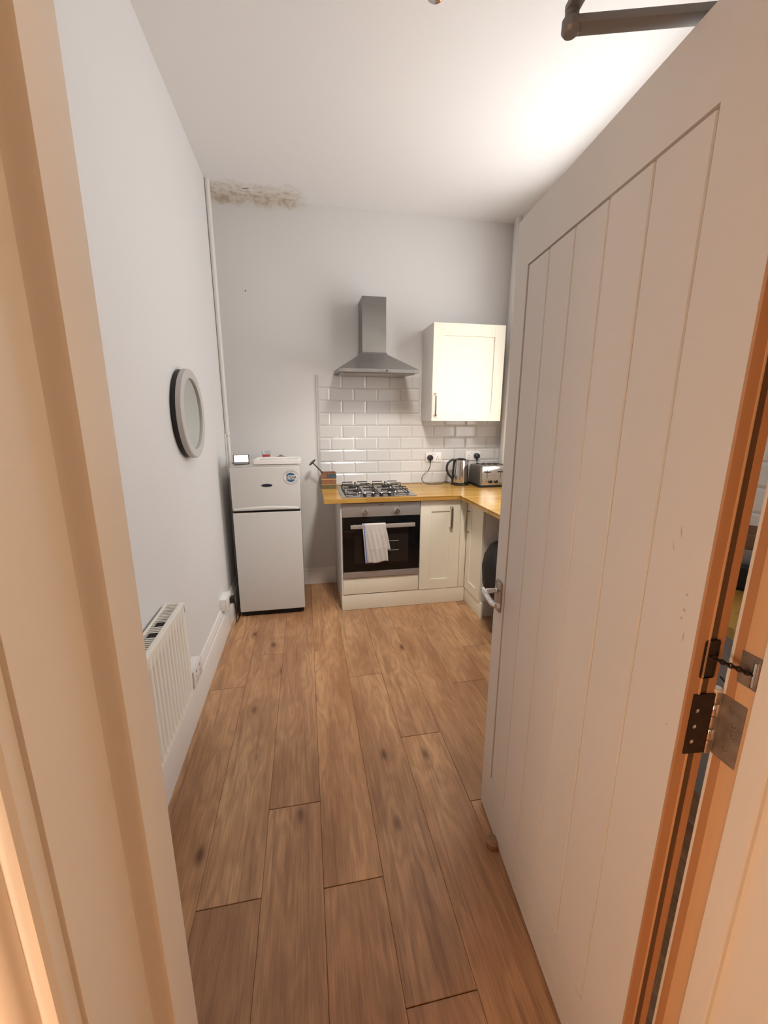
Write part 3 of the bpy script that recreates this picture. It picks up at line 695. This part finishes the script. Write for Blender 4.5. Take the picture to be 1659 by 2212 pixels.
for a in ((X0, X1, Y0, Y0+.02), (X0, X1, Y1-.02, Y1), (X0, X0+.02, Y0+.02, Y1-.02), (X1-.02, X1, Y0+.02, Y1-.02)): bm = box(*a, FZ, FZ+.032, .002, bm=bm, seg=1)
obj('rim', bm, 'white_plastic', ty); obj('tray_base', box(X0+.02, X1-.02, Y0+.02, Y1-.02, FZ, FZ+.020), 'grey_mirror_frame', ty)
gl = thing('tumbler', 'short clear glass with red drink behind the tray', 'glass', (-.300, 3.29, FZ))
obj('glass', lathe([(0, .0), (.027, .0), (.029, .003), (.035, .074), (.0335, .074), (.0275, .006), (0, .005)], (-.300, 3.29, FZ), 32), 'glass', gl)
obj('drink', lathe([(0, .0065), (.0268, .0065), (.0303, .046), (0, .046)], (-.300, 3.29, FZ), 32), 'juice', gl)
bl = lathe([(0, 0), (.03, 0), (.044, .008), (.042, .018), (.025, .026), (0, .029)], (-.195, 3.40, FZ), 20, sy_=.7)
for v in bl.verts: v.co.z += .006*math.sin(v.co.x*120)*(v.co.z > FZ+.01)
tag(obj('pebble', bl, 'brown'), 'small brown stone-like lump behind the tray on the fridge', 'ornament')

# ================================================================== CABINETS AND OVEN
CY = 2.962     # front plane of the units on the back wall
CXR = 1.236    # front plane of the right-hand leg
def handle(parent, p, L, axis, out):
    """bow handle, vertical, centred at p; out = unit vector out of the door"""
    p = Vector(p); o = Vector(out)
    pts = [p+Vector((0, 0, L/2)), p+Vector((0, 0, L/2))+o*.020, p+Vector((0, 0, L/2-.012))+o*.028, p+o*.031, p+Vector((0, 0, -L/2+.012))+o*.028, p+Vector((0, 0, -L/2))+o*.020, p+Vector((0, 0, -L/2))]
    b = tube(smooth_pts(pts, 4), .0055, n=10)
    side = o.cross(Vector((0, 0, 1)))
    for v in b.verts:
        d = (v.co-p).dot(side); v.co += side*d*.95
    return obj('handle', b, 'pewter', parent)
def shaker_y(parent, x0, x1, z0, z1, y, st=.088, name='door', th=.020):
    """shaker door facing -y, front plane at y"""
    bm = None
    bm = box(x0, x0+st, y, y+th, z0, z1, .0015, bm=bm, seg=1); bm = box(x1-st, x1, y, y+th, z0, z1, .0015, bm=bm, seg=1)
    bm = box(x0+st-.0005, x1-st+.0005, y+.0003, y+th, z1-st-.004, z1, .001, bm=bm, seg=1); bm = box(x0+st-.0005, x1-st+.0005, y+.0003, y+th, z0, z0+st-.004, .001, bm=bm, seg=1)
    d = obj(name, bm, 'cream', parent)
    obj('door_panel', box(x0+st-.002, x1-st+.002, y+.008, y+th-.002, z0+st-.006, z1-st-.002), 'cream', d)
    return d
oc_ = thing('oven_cabinet', 'white base unit that houses the built-in oven, cream panel below', 'cabinet', (.548, 3.2, .125))
obj('side_panel', prism([(CY+.0215, .0), (YB-.002, .0), (YB-.002, .869), (CY+.002, .869), (CY+.002, .1285), (CY+.0215, .1285)], 'X', .236, .2475), 'carcass', oc_)
obj('side_panel', box(.8475, .852, CY+.02, YB-.002, .135, .869), 'carcass', oc_)
obj('back_panel', box(.2475, .8475, YB-.01, YB-.003, .135, .869), 'carcass', oc_)
obj('oven_shelf', box(.2475, .8475, CY+.02, YB-.01, .262, .268), 'carcass', oc_)
obj('lower_panel', box(.2485, .8445, CY, CY+.018, .134, .266, .0015), 'cream', oc_)
obj('panel_joint', box(.3445, .3455, CY-.0006, CY+.003, .136, .264), 'carcass', oc_)
ov = thing('built_in_oven', 'black glass built-in oven with stainless fascia and two knobs', 'oven', (.548, 3.2, .27))
OY = CY-.010
obj('body', box(.262, .834, CY+.005, YB-.06, .275, .862), 'dark', ov)
obj('fascia', box(.2495, .8455, OY, CY+.004, .755, .860, .002), 'fascia', ov)
obj('door', box(.2495, .8455, OY-.004, CY+.003, .326, .751, .002), 'oven_glass', ov)
obj('door_window', box(.335, .755, OY-.0046, OY-.004, .39, .668), 'oven_inner', ov)
obj('bottom_trim', box(.2495, .8455, OY-.002, CY+.004, .273, .323, .002), 'fascia', ov)
hb = obj('handle', box(.305, .797, OY-.048, OY-.036, .676, .706, .003), 'satin', ov)
for x in (.33, .77): obj('handle_post', box(x, x+.02, OY-.037, OY-.003, .683, .699, .001), 'steel', hb)
for x in (.421, .666):
    k_ = obj('knob', lathe([(.021, 0), (.021, .004), (.019, .006), (.0185, .020), (.017, .022), (0, .022)], (x, OY, .794), 24, axis='-Y'), 'chrome', ov)
    obj('grip', box(x-.0035, x+.0035, OY-.029, OY-.021, .776, .812, .001), 'steel', k_)
for x, z in ((.397, .826), (.684, .831)): obj('indicator_light', lathe([(.0035, 0), (.003, .0015), (0, .0018)], (x, OY, z), 12, axis='-Y'), 'black_plastic', ov)
bm = None
for i in range(6): bm = box(.528+i*.0055, .5315+i*.0055, OY-.0008, OY, .8435, .8485 + (.001 if i in (0, 4) else 0), bm=bm)
obj('badge', bm, 'ink', ov)
bm = None
for i in range(3): bm = box(.417+i*.0035, .4185+i*.0035, OY-.0006, OY, .828, .834, bm=bm)
obj('marking', bm, 'ink', ov)
bm = None
for z in (.485, .56): bm = tube([(.55, OY-.0055, z), (.68, OY-.0055, z)], .0012, bm=bm, n=6)
obj('rack_line', bm, 'pewter', ov)

bc = thing('base_cabinet', 'cream shaker base unit right of the oven with a bow handle', 'cabinet', (1.03, 3.2, .125), group='cream base units')
obj('carcass', box(.853, CXR-.03, CY+.021, YB-.002, .135, .869), 'carcass', bc)
d1 = shaker_y(bc, .853, 1.180, .130, .864, CY); handle(d1, (1.1, CY, .722), .165, 'y', (0, -1, 0))
obj('corner_post', box(1.183, CXR-.001, CY, CY+.03, .130, .864, .001), 'cream', bc)
bc2 = thing('base_cabinet', 'cream shaker base unit of the right-hand run, seen end on', 'cabinet', (1.5, 2.8, .125), group='cream base units')
RY = 2.665     # exposed end of the right run
obj('carcass', box(CXR+.021, XR-.002, RY+.018, CY-.002, .135, .869), 'carcass', bc2)
bm = None; x, y0, y1, z0, z1, s_ = CXR, RY+.002, CY-.004, .130, .864, .075
bm = box(x, x+.02, y0, y0+s_, z0, z1, .0015, bm=bm, seg=1); bm = box(x, x+.02, y1-s_, y1, z0, z1, .0015, bm=bm, seg=1)
bm = box(x+.0003, x+.02, y0+s_, y1-s_, z1-s_, z1, .001, bm=bm, seg=1); bm = box(x+.0003, x+.02, y0+s_, y1-s_, z0, z0+s_, .001, bm=bm, seg=1)
d2 = obj('door', bm, 'cream', bc2); obj('door_panel', box(x+.008, x+.018, y0+s_-.002, y1-s_+.002, z0+s_-.002, z1-s_+.002), 'cream', d2)
handle(d2, (CXR, CY-.045, .690), .165, 'x', (-1, 0, 0))
obj('end_panel', box(CXR+.022, XR-.002, RY, RY+.017, .122, .869, .001), 'carcass', bc2)
# plinths
pt = obj('plinth', box(.236, CXR+.006, CY+.004, CY+.020, .002, .127, .001), 'cream'); tag(pt, 'cream plinth board below the oven and its neighbour', 'plinth')
pt = obj('plinth', box(CXR+.008, CXR+.024, RY-.03, CY+.003, .002, .127, .001), 'cream'); tag(pt, 'cream plinth board below the right-hand run', 'plinth')
pt = obj('plinth', box(CXR+.026, 1.5, RY+.004, RY+.018, .002, .120, .001), 'carcass'); tag(pt, 'white return plinth under the exposed end of the right-hand run', 'plinth')

# worktop: L-shaped
WYF, WXF = 2.925, 1.158
wp = [(.118, YB-.001), (.118, WYF), (WXF, WYF), (WXF, .62), (XR-.001, .62), (XR-.001, YB-.001)]
wt = prism(wp, 'Z', .870, .900); bmesh.ops.bevel(wt, geom=[e for e in wt.edges if abs(e.verts[0].co.z-e.verts[1].co.z) < .001 and e.verts[0].co.z > .89], offset=.003, segments=2, affect='EDGES')
tag(obj('worktop', wt, 'worktop'), 'L-shaped golden oak block worktop over the base units', 'worktop')
# boxed-in panel below near part of the worktop (seen through the hinge gap)
bp = thing('washing_machine_box', 'plain grey boxing panel under the near end of the worktop', 'panel', (1.52, .95, 0))
bp['label'] = 'grey boxing panel under the worktop seen through the hinge gap'; bp.name = 'boxing_panel'
obj('panel', box(1.505, 1.53, .62, 1.9, .0, .869), 'washer', bp)
obj('cable', tube(smooth_pts([(1.50, .66, .50), (1.495, .82, .455), (1.495, .95, .47), (1.50, 1.1, .53)], 5), .0025, n=6), 'black_plastic', bp)

# hob
HX0, HX1, HY0, HY1 = .252, .822, 2.965, 3.475
hob = thing('gas_hob', 'stainless four-burner gas hob with black pan supports in the worktop', 'hob', ((HX0+HX1)/2, (HY0+HY1)/2, .9))
obj('hob_plate', box(HX0, HX1, HY0, HY1, .9003, .905, .0018), 'hob_steel', hob)
obj('well', box(HX0+.035, HX1-.035, HY0+.06, HY1-.025, .905, .9058), 'hob_steel', hob)
burn = [(.385, 3.14, .036), (.385, 3.355, .048), (.665, 3.14, .042), (.665, 3.355, .048)]
for (x, y, r) in burn:
    b_ = obj('burner', lathe([(r+.026, .9055), (r+.020, .910), (r+.004, .912), (r+.002, .920), (r-.004, .922), (0, .922)], (x, y, 0), 28), 'hob_steel', hob)
    obj('burner_cap', lathe([(r-.002, .922), (r, .925), (r-.003, .930), (0, .932)], (x, y, 0), 28), 'black_matt', b_)
def grid_support(x0, x1, y0, y1):
    z = .945; r = .0042; bm = None
    # base rail
    lo = .915
    bm = tube([(x0, y0, lo), (x1, y0, lo), (x1, y1, lo), (x0, y1, lo)], r, bm=bm, n=6, closed=True)
    xm, ym = (x0+x1)/2, (y0+y1)/2
    for (yy) in (y0+.02, ym-.012, ym+.012, y1-.02):
        pass
    def hoop(a, b, c, d):
        return tube([a, b, c, d], r, n=6)
    for yy, s_ in ((y0, 1), (y1, -1)):
        for xx in (x0+.012, x1-.012):
            sx_ = 1 if xx < xm else -1
            bm = merge(bm, tube([(xx, yy, lo), (xx, yy, z), (xx+sx_*.085, yy, z)], r, n=6))
    for bx_, by_ in ((xm, y0+(y1-y0)*.27), (xm, y0+(y1-y0)*.73)):
        for a in (0, PI/2, PI, 3*PI/2):
            dx, dy = math.cos(a), math.sin(a); R1 = (x1-x0)/2 if abs(dx) > .5 else (y1-y0)*.25
            bm = merge(bm, tube([(bx_+dx*R1, by_+dy*R1, lo), (bx_+dx*R1, by_+dy*R1, z), (bx_+dx*.03, by_+dy*.03, z)], r, n=6))
    return bm
obj('pan_support', grid_support(.285, .520, 3.035, 3.455), 'black_matt', hob)
obj('pan_support', grid_support(.545, .780, 3.035, 3.455), 'black_matt', hob)
for i in range(4):
    x = .425+i*.064
    kb = obj('knob', lathe([(.017, 0), (.017, .003), (.014, .005), (.013, .022), (.0115, .024), (0, .024)], (x, 3.0, .905), 20), 'black_plastic', hob)
    obj('knob_cap', lathe([(.0125, .0235), (.011, .0262), (0, .0265)], (x, 3.0, .905), 20), 'chrome', kb)

# tea towel over the oven handle
tw = bmesh.new(); uvl = tw.loops.layers.uv.new('UVMap')
NU, NV = 34, 60; zt, yb = .7085, OY-.042
grid = []
zlen_front, zlen_back = .305, .225; total = zlen_front+.03+zlen_back
for j in range(NV+1):
    s = j/NV*total; row = []
    for i in range(NU+1):
        u = i/NU
        f = s < zlen_front
        if f: dz = zlen_front-s; side = -1; ang = 0
        elif s < zlen_front+.03: dz = 0; ang = (s-zlen_front)/.03*PI; side = 0
        else: dz = s-zlen_front-.03; side = 1
        xl = .391+.022*(dz/.3) if side <= 0 else .402+.03*(dz/.3)
        xr = .566+.020*(dz/.3) if side <= 0 else .570+.052*(dz/.3)
        x = xl+(xr-xl)*u
        wv = .0030*math.sin(u*9+dz*5)*min(1, dz*9)+.0015*math.sin(u*31-dz*23)*min(1, dz*9)-.0020*math.exp(-((dz-.082-.006*u)/.0035)**2)-.0020*math.exp(-((dz-.195+.004*u)/.0035)**2)-.0015*math.exp(-((u-.46-.1*dz)/.018)**2)-.0018*math.exp(-((u-.74+.15*dz)/.016)**2)*(1 if dz > .02 else 0)
        if side == -1: y = yb-.0115+wv*.9-.004*min(1, dz*6); z = zt-dz+(.012*u*dz/.3 + .004*math.sin(u*9)*(dz/.3))
        elif side == 1: y = yb+.0095+wv*.25; z = zt-dz+.02*u*dz/.3
        else: y = yb-.0115*math.cos(ang)*1.0; z = zt+.0045*math.sin(ang)
        row.append((x, y, z, u, s))
    grid.append(row)
V = [[tw.verts.new(p[:3]) for p in row] for row in grid]
for j in range(NV):
    for i in range(NU):
        f = tw.faces.new((V[j][i], V[j][i+1], V[j+1][i+1], V[j+1][i]))
        for lp, (a, b_) in zip(f.loops, ((j, i), (j, i+1), (j+1, i+1), (j+1, i))): lp[uvl].uv = (grid[a][b_][3], grid[a][b_][4])
for f in tw.faces: f.smooth = True
to = obj('tea_towel', tw, 'towel', keep=True); tag(to, 'white tea towel with a blue edge stripe folded over the oven handle', 'towel')
md = to.modifiers.new('thick', 'SOLIDIFY'); md.thickness = .0035; md.offset = 0

# utensil box with masher
ub = thing('utensil_box', 'square banded brown and green utensil box on the worktop end', 'container', (.183, 3.46, .9))
UX0, UX1, UY0, UY1 = .122, .243, 3.405, 3.525
def hollow(z0, z1, e=0.):
    bm = None
    for a in ((UX0-e, UX1+e, UY0-e, UY0+.008), (UX0-e, UX1+e, UY1-.008, UY1+e), (UX0-e, UX0+.008, UY0+.008, UY1-.008), (UX1-.008, UX1+e, UY0+.008, UY1-.008)): bm = box(*a, z0, z1, .0008, bm=bm, seg=1)
    return bm
obj('base', box(UX0+.008, UX1-.008, UY0+.008, UY1-.008, .9, .906), 'dark', ub)
obj('band', hollow(.9, .934), 'box_green', ub); obj('gold_line', hollow(.934, .939, .0005), 'box_gold', ub)
obj('band', hollow(.939, .976), 'box_brown', ub); obj('gold_line', hollow(.976, .984, .0005), 'box_gold', ub)
obj('band', hollow(.984, 1.026), 'box_brown', ub); obj('slate_patch', box(UX0+.042, UX1+.001, UY0-.001, UY0+.002, .990, 1.024), 'box_teal', ub)
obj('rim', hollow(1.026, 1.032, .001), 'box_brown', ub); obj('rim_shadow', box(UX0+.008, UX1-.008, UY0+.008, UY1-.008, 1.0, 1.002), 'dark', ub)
ma = thing('potato_masher', 'black long-handled utensil with a round head leaning out of the utensil box', 'utensil', (.135, 3.45, .92))
P0_, P1_ = Vector((.185, 3.46, .975)), Vector((.052, 3.43, 1.120))
obj('handle', tube([P0_, P0_.lerp(P1_, .5), P1_], [.006, .0055, .005], n=10), 'black_plastic', ma)
hd = lathe([(0, -.006), (.010, -.006), (.034, -.001), (.036, .003), (.030, .005), (0, .007)], (0, 0, 0), 24)
q = (P1_-P0_).normalized().to_track_quat('Z', 'Y').to_matrix().to_4x4(); xform(hd, Matrix.Translation(P1_) @ q); obj('head', hd, 'black_plastic', ma)

# extractor hood
ho = thing('cooker_hood', 'stainless steel chimney cooker hood above the hob', 'cooker hood', (.556, YB, 1.80))
hx0, hx1, hy0 = .256, .858, 3.10; cx0, cx1, cy0 = .466, .655, 3.36
bm = bmesh.new()
def V4(L): return [bm.verts.new(p) for p in L]
zf, zb = 1.806, 1.832
rb = V4([(hx0, hy0, zf), (hx1, hy0, zf), (hx1, YB-.009, zb), (hx0, YB-.009, zb)])
rtp = V4([(hx0, hy0, zf+.024), (hx1, hy0, zf+.024), (hx1, YB-.009, zb+.024), (hx0, YB-.009, zb+.024)])
tp = V4([(cx0-.012, cy0-.012, 1.965), (cx1+.012, cy0-.012, 1.965), (cx1+.012, YB-.002, 1.985), (cx0-.012, YB-.002, 1.985)])
tp2 = V4([(cx0, cy0, 1.985), (cx1, cy0, 1.985), (cx1, YB-.002, 1.985+.005), (cx0, YB-.002, 1.99)])
for A, B in ((rb, rtp), (rtp, tp), (tp, tp2)):
    for k in range(4): bm.faces.new((A[k], A[(k+1) % 4], B[(k+1) % 4], B[k]))
bm.faces.new(rb[::-1]); bm.faces.new(tp2)
obj('canopy', bm, 'steel', ho)
obj('chimney', box(cx0, cx1, cy0, YB-.001, 1.975, 2.386, .0012, seg=1), 'steel', ho)
b = box(hx0+.03, hx1-.03, hy0+.025, YB-.03, -.012, .002); xform(b, Matrix.Translation((0, 0, zf)) @ Matrix.Translation((0, hy0, 0)) @ Matrix.Rotation(math.atan2(zb-zf, YB-hy0), 4, 'X') @ Matrix.Translation((0, -hy0, 0)))
obj('filter', b, 'pewter', ho)
for i in range(5): obj('button', lathe([(.006, 0), (.0055, .004), (0, .0045)], (.545+i*.0165, hy0, zf+.013), 12, axis='-Y'), 'chrome' if i < 4 else 'black_plastic', ho)

# wall cupboard
UYF = 3.262
wc = thing('wall_cupboard', 'cream shaker wall cupboard right of the cooker hood', 'cabinet', (1.32, 3.42, 1.455))
obj('carcass', box(1.012, 1.612, UYF+.021, YB-.009, 1.457, 2.203, .001), 'carcass', wc)
dw = shaker_y(wc, 1.012, 1.612, 1.457, 2.203, UYF, st=.088); handle(dw, (1.040, UYF, 1.586), .17, 'y', (0, -1, 0))

# sockets on the tiles
TY = YB-.011
def tile_socket(x0, x1, z0, z1, label, plug_x):
    s = thing('double_socket', label, 'socket', ((x0+x1)/2, TY, z0), group='sockets above the worktop')
    obj('faceplate', box(x0, x1, TY-.010, TY, z0, z1, .003), 'white_plastic', s)
    for x in (x0+.062, x1-.062):
        obj('switch', box(x-.005, x+.005, TY-.013, TY-.009, z1-.026, z1-.006, .001), 'carcass', s)
    for xc in (x0+.036, x1-.036):
        if abs(xc-plug_x) < .02: continue
        bm = None
        for a, b_, cc, dd_ in ((-.0025, .0025, .044, .053), (-.0135, -.0065, .026, .031), (.0065, .0135, .026, .031)): bm = box(xc+a, xc+b_, TY-.0106, TY-.009, z0+cc-.005, z0+dd_-.005, bm=bm)
        obj('pin_holes', bm, 'dark', s)
    return s
tile_socket(1.062, 1.208, 1.094, 1.180, 'white double socket on the tiles left of the kettle', 1.098)
tile_socket(1.438, 1.584, 1.102, 1.188, 'white double socket on the tiles above the toaster', 1.548)
def plug(x, z, label):
    p = thing('plug', label, 'plug', (x, TY-.01, z-.03), group='black plugs above the worktop')
    b = lathe([(0, .036), (.014, .036), (.023, .030), (.026, .018), (.026, 0)], (x, TY-.010, z), 20, axis='-Y', sy_=1.0)
    obj('body', b, 'black_plastic', p); obj('strain_relief', tube([(x, TY-.028, z-.018), (x, TY-.028, z-.046)], [.009, .004], n=10), 'black_plastic', p); return p
p1_ = plug(1.100, 1.133, 'black plug in the socket left of the kettle, cable looping to the worktop')
obj('cable', tube(smooth_pts([(1.100, TY-.028, 1.09), (1.098, TY-.03, 1.06), (1.078, TY-.035, 1.02), (1.040, TY-.04, .985), (1.018, TY-.045, .95), (1.035, TY-.06, .918), (1.08, TY-.075, .9035), (1.15, TY-.08, .9035), (1.20, TY-.075, .904), (1.222, TY-.07, .918), (1.245, TY-.072, .917), (1.268, TY-.085, .910)], 6), .0032, n=8), 'black_plastic', p1_)
p2_ = plug(1.546, 1.143, 'black plug in the socket above the toaster, cable dropping behind it')
obj('cable', tube(smooth_pts([(1.546, TY-.028, 1.10), (1.548, TY-.03, 1.05), (1.55, TY-.03, .98), (1.55, TY-.03, .91)], 5), .0032, n=8), 'black_plastic', p2_)

# kettle
kc = (1.352, 3.445)
ke = thing('kettle', 'polished steel jug kettle with black handle beside the toaster', 'kettle', (*kc, .9))
obj('power_base', lathe([(0, .9), (.078, .9), (.082, .904), (.080, .914), (.070, .918), (0, .918)], (*kc, 0), 36), 'black_plastic', ke)
kb = lathe([(0, .919), (.070, .919), (.074, .925), (.074, .95), (.070, 1.03), (.063, 1.10), (.059, 1.118), (.052, 1.124), (0, 1.126)], (*kc, 0), 48)
for v in kb.verts:                      # spout on the right
    a = math.atan2(v.co.y-kc[1], v.co.x-kc[0])
    if v.co.z > 1.06 and abs(a) < .5:
        k = (1-abs(a)/.5)*min(1, (v.co.z-1.06)/.055); v.co.x += .020*k*k
obj('jug', kb, 'polished', ke)
obj('lid', lathe([(0, 1.138), (.020, 1.137), (.040, 1.131), (.050, 1.125), (.050, 1.122)], (*kc, 0), 32), 'black_plastic', ke)
kh = tube(smooth_pts([(kc[0]-.045, kc[1]-.01, 1.122), (kc[0]-.085, kc[1]-.014, 1.122), (kc[0]-.122, kc[1]-.018, 1.098), (kc[0]-.136, kc[1]-.02, 1.055), (kc[0]-.122, kc[1]-.018, 1.005), (kc[0]-.092, kc[1]-.014, .972), (kc[0]-.078, kc[1]-.01, .955), (kc[0]-.072, kc[1]-.008, .925)], 5), .0095, n=12)
obj('handle', kh, 'black_plastic', ke)
obj('handle_strip', tube([(kc[0]-.066, kc[1]-.008, 1.118), (kc[0]-.078, kc[1]-.01, .965)], .0075, n=10), 'black_plastic', ke)
# toaster
tx0, tx1, ty0, ty1 = 1.455, 1.735, 3.245, 3.50
to_ = thing('toaster', 'chrome four-slice toaster on a black base beside the kettle', 'toaster', ((tx0+tx1)/2, (ty0+ty1)/2, .9))
obj('base', box(tx0-.004, tx1+.004, ty0-.004, ty1+.004, .900, .922, .004), 'black_plastic', to_)
poly = [(ty0, .922), (ty0, 1.072)] + [(ty0+.018*(1-math.cos(a)), 1.072+.014*math.sin(a)) for a in (PI/6, PI/3, PI/2)] + [(ty1-.03, 1.086)] + [(ty1-.03+.03*math.sin(a), 1.056+.03*math.cos(a)) for a in (PI/6, PI/3, PI/2)] + [(ty1, .922)]
obj('shell', prism(poly, 'X', tx0+.016, tx1-.016), 'polished', to_)
for a, b_ in ((tx0, tx0+.016), (tx1-.016, tx1)):
    obj('end_cap', prism([(ty0+.003, .922), (ty0+.003, 1.068), (ty0+.020, 1.080), (ty1-.035, 1.080), (ty1-.008, 1.055), (ty1-.003, .922)], 'X', a, b_), 'steel', to_)
for i in range(4):
    x = tx0+.045+i*.055; obj('slot', box(x, x+.028, ty0+.045, ty1-.04, 1.0855, 1.0872), 'black_matt', to_)
for x in (1.517, 1.640):
    obj('lever_slot', box(x-.0015, x+.0015, ty0-.0008, ty0+.002, .975, 1.062), 'black_matt', to_); obj('lever', box(x-.021, x+.021, ty0-.026, ty0, 1.030, 1.041, .004), 'black_plastic', to_)
for x in (1.548, 1.600): obj('dial', lathe([(.0155, 0), (.0145, .012), (.012, .014), (0, .014)], (x, ty0, .950), 20, axis='-Y'), 'black_plastic', to_)
for z in (.936, .954, .972): obj('button', box(1.482, 1.496, ty0-.003, ty0, z-.004, z+.004, .001), 'pewter', to_)

# bin with black liner under the worktop
bc_ = (1.415, 2.385)
bi = thing('waste_bin', 'black round-topped bin with a billowing black liner under the worktop', 'bin', (*bc_, 0))
obj('bin_body', lathe([(0, .0), (.165, .0), (.175, .01), (.222, .40), (.226, .42), (0, .42)], (*bc_, 0), 40), 'black_plastic', bi)
bm = lathe([(.215, .30), (.250, .33), (.262, .38), (.268, .44), (.270, .50), (.258, .57), (.225, .63), (.165, .670), (.09, .688), (0, .692)], (*bc_, 0), 64)
for v in bm.verts:
    a = math.atan2(v.co.y-bc_[1], v.co.x-bc_[0]); k = .006*math.sin(a*23+v.co.z*30)*max(0, min(1, (.46-v.co.z)*8))+.003*math.sin(a*9+v.co.z*15)
    r = math.hypot(v.co.x-bc_[0], v.co.y-bc_[1])
    if r > .05: v.co.x += k*(v.co.x-bc_[0])/r; v.co.y += k*(v.co.y-bc_[1])/r
obj('liner', bm, 'bag', bi)
# washing up on the near worktop (seen through the hinge gap)
pc = (1.545, 1.135)
pn = thing('roasting_pan', 'black round pan on the near worktop seen through the hinge gap', 'pan', (*pc, .9))
obj('pan', lathe([(0, .9), (.115, .9), (.128, .906), (.135, .955), (.138, .985), (.128, .985), (.122, .915), (0, .912)], (*pc, 0), 40), 'bag', pn)
obj('rim', lathe([(.1385, .982), (.143, .985), (.1385, .990), (.130, .988)], (*pc, 0), 40), 'black_matt', pn)
gb = lathe([(0, .96), (.075, .96), (.112, 1.0), (.126, 1.045), (.121, 1.045), (.106, 1.0), (0, .97)], (*pc, 0), 40)
tag(obj('mixing_bowl', gb, 'washer'), 'pale grey bowl stacked in the black pan behind the door', 'bowl')
wb = lathe([(0, 1.0), (.05, 1.0), (.085, 1.03), (.095, 1.085), (.09, 1.085), (.08, 1.035), (0, 1.01)], (1.572, 1.145, 0), 32)
tag(obj('serving_bowl', wb, 'wood_bowl'), 'brown bowl heaped on the grey bowl behind the door', 'bowl')

# small door stop on the floor beside the door
dsb = lathe([(0, 0), (.022, 0), (.024, .006), (.022, .020), (.014, .028), (0, .030)], (.600, 1.055, 0), 20, sx=1.15)
tag(obj('door_stop', dsb, 'wood_bowl'), 'small brown domed door stop on the floor at the door foot', 'door stop')

# kitchen ceiling spotlight fitting: only its lowest tip enters the picture
LX, LY = .47, 1.63
cl = thing('ceiling_spotlight', 'chrome ceiling spotlight whose tip hangs into the top of the view', 'lamp', (LX, LY-.10, ZC))
obj('ceiling_plate', lathe([(0, ZC), (.06, ZC), (.058, ZC-.012), (0, ZC-.022)], (LX, LY-.14, 0), 32), 'chrome', cl)
obj('stem', tube([(LX, LY-.14, ZC-.02), (LX, LY-.13, ZC-.12), (LX, LY-.06, ZC-.17)], .007, n=10), 'chrome', cl)
hd = lathe([(0, -.05), (.012, -.048), (.02, -.035), (.024, -.01), (.034, .03), (.036, .04), (.030, .038), (0, .02)], (0, 0, 0), 28)
xform(hd, Matrix.Translation((LX, LY-.02, ZC-.205)) @ Matrix.Rotation(R_(150), 4, 'X')); obj('spot_head', hd, 'chrome', cl)

L = bpy.data.lights.new('bulb', 'SPOT'); L.energy = SPOT_W; L.color = SPOT_COL; L.shadow_soft_size = .17; L.spot_size = R_(88); L.spot_blend = 1.
lo = bpy.data.objects.new('spot_bulb', L); COL.objects.link(lo); lo.parent = cl
pw_ = Vector((LX+.10, LY-.13, ZC-.27)); lo.location = pw_-cl.location; lo.rotation_euler = (Vector((.95, 3.1, .25))-pw_).to_track_quat('-Z', 'Y').to_euler()
# hallway lamps (behind the viewpoint), plus an added amber light
def hall_lamp(name, loc, watts, label, col, rad=.07):
    t = thing(name, label, 'lamp', loc)
    obj('globe', lathe([(rad*math.sin(PI*k/12)*.999+1e-7, -rad*math.cos(PI*k/12)) for k in range(13)], loc, 24), 'glow', t)
    L = bpy.data.lights.new('bulb', 'POINT'); L.energy = watts; L.color = col; L.shadow_soft_size = rad*1.1
    lo = bpy.data.objects.new('bulb', L); COL.objects.link(lo); lo.parent = t; return t
h1 = hall_lamp('hall_pendant', (.93, .16, 1.60), HALL_W, 'warm glass globe pendant in the hallway behind the viewpoint', HALL_COL)
obj('flex', tube([(.93, .16, 1.67), (.93, .16, 2.6)], .003, n=6), 'white_plastic', h1)
h2 = hall_lamp('hall_table_lamp', (-.80, -.25, .95), HALL2_W, 'low warm globe lamp in the hallway behind the viewpoint', HALL2_COL)
h3 = hall_lamp('added_amber_light', (-.40, -.45, .42), HALL3_W, 'added amber globe light low in the hallway behind the viewpoint', HALL3_COL, .05)  # added to tint the architrave and near floor orange
obj('stand', tube([(-.40, -.45, 0), (-.40, -.45, .38)], .010, n=10), 'black_matt', h3)
obj('stand', tube([(-.80, -.25, 0.0), (-.80, -.25, .89)], .012, n=10), 'black_matt', h2)
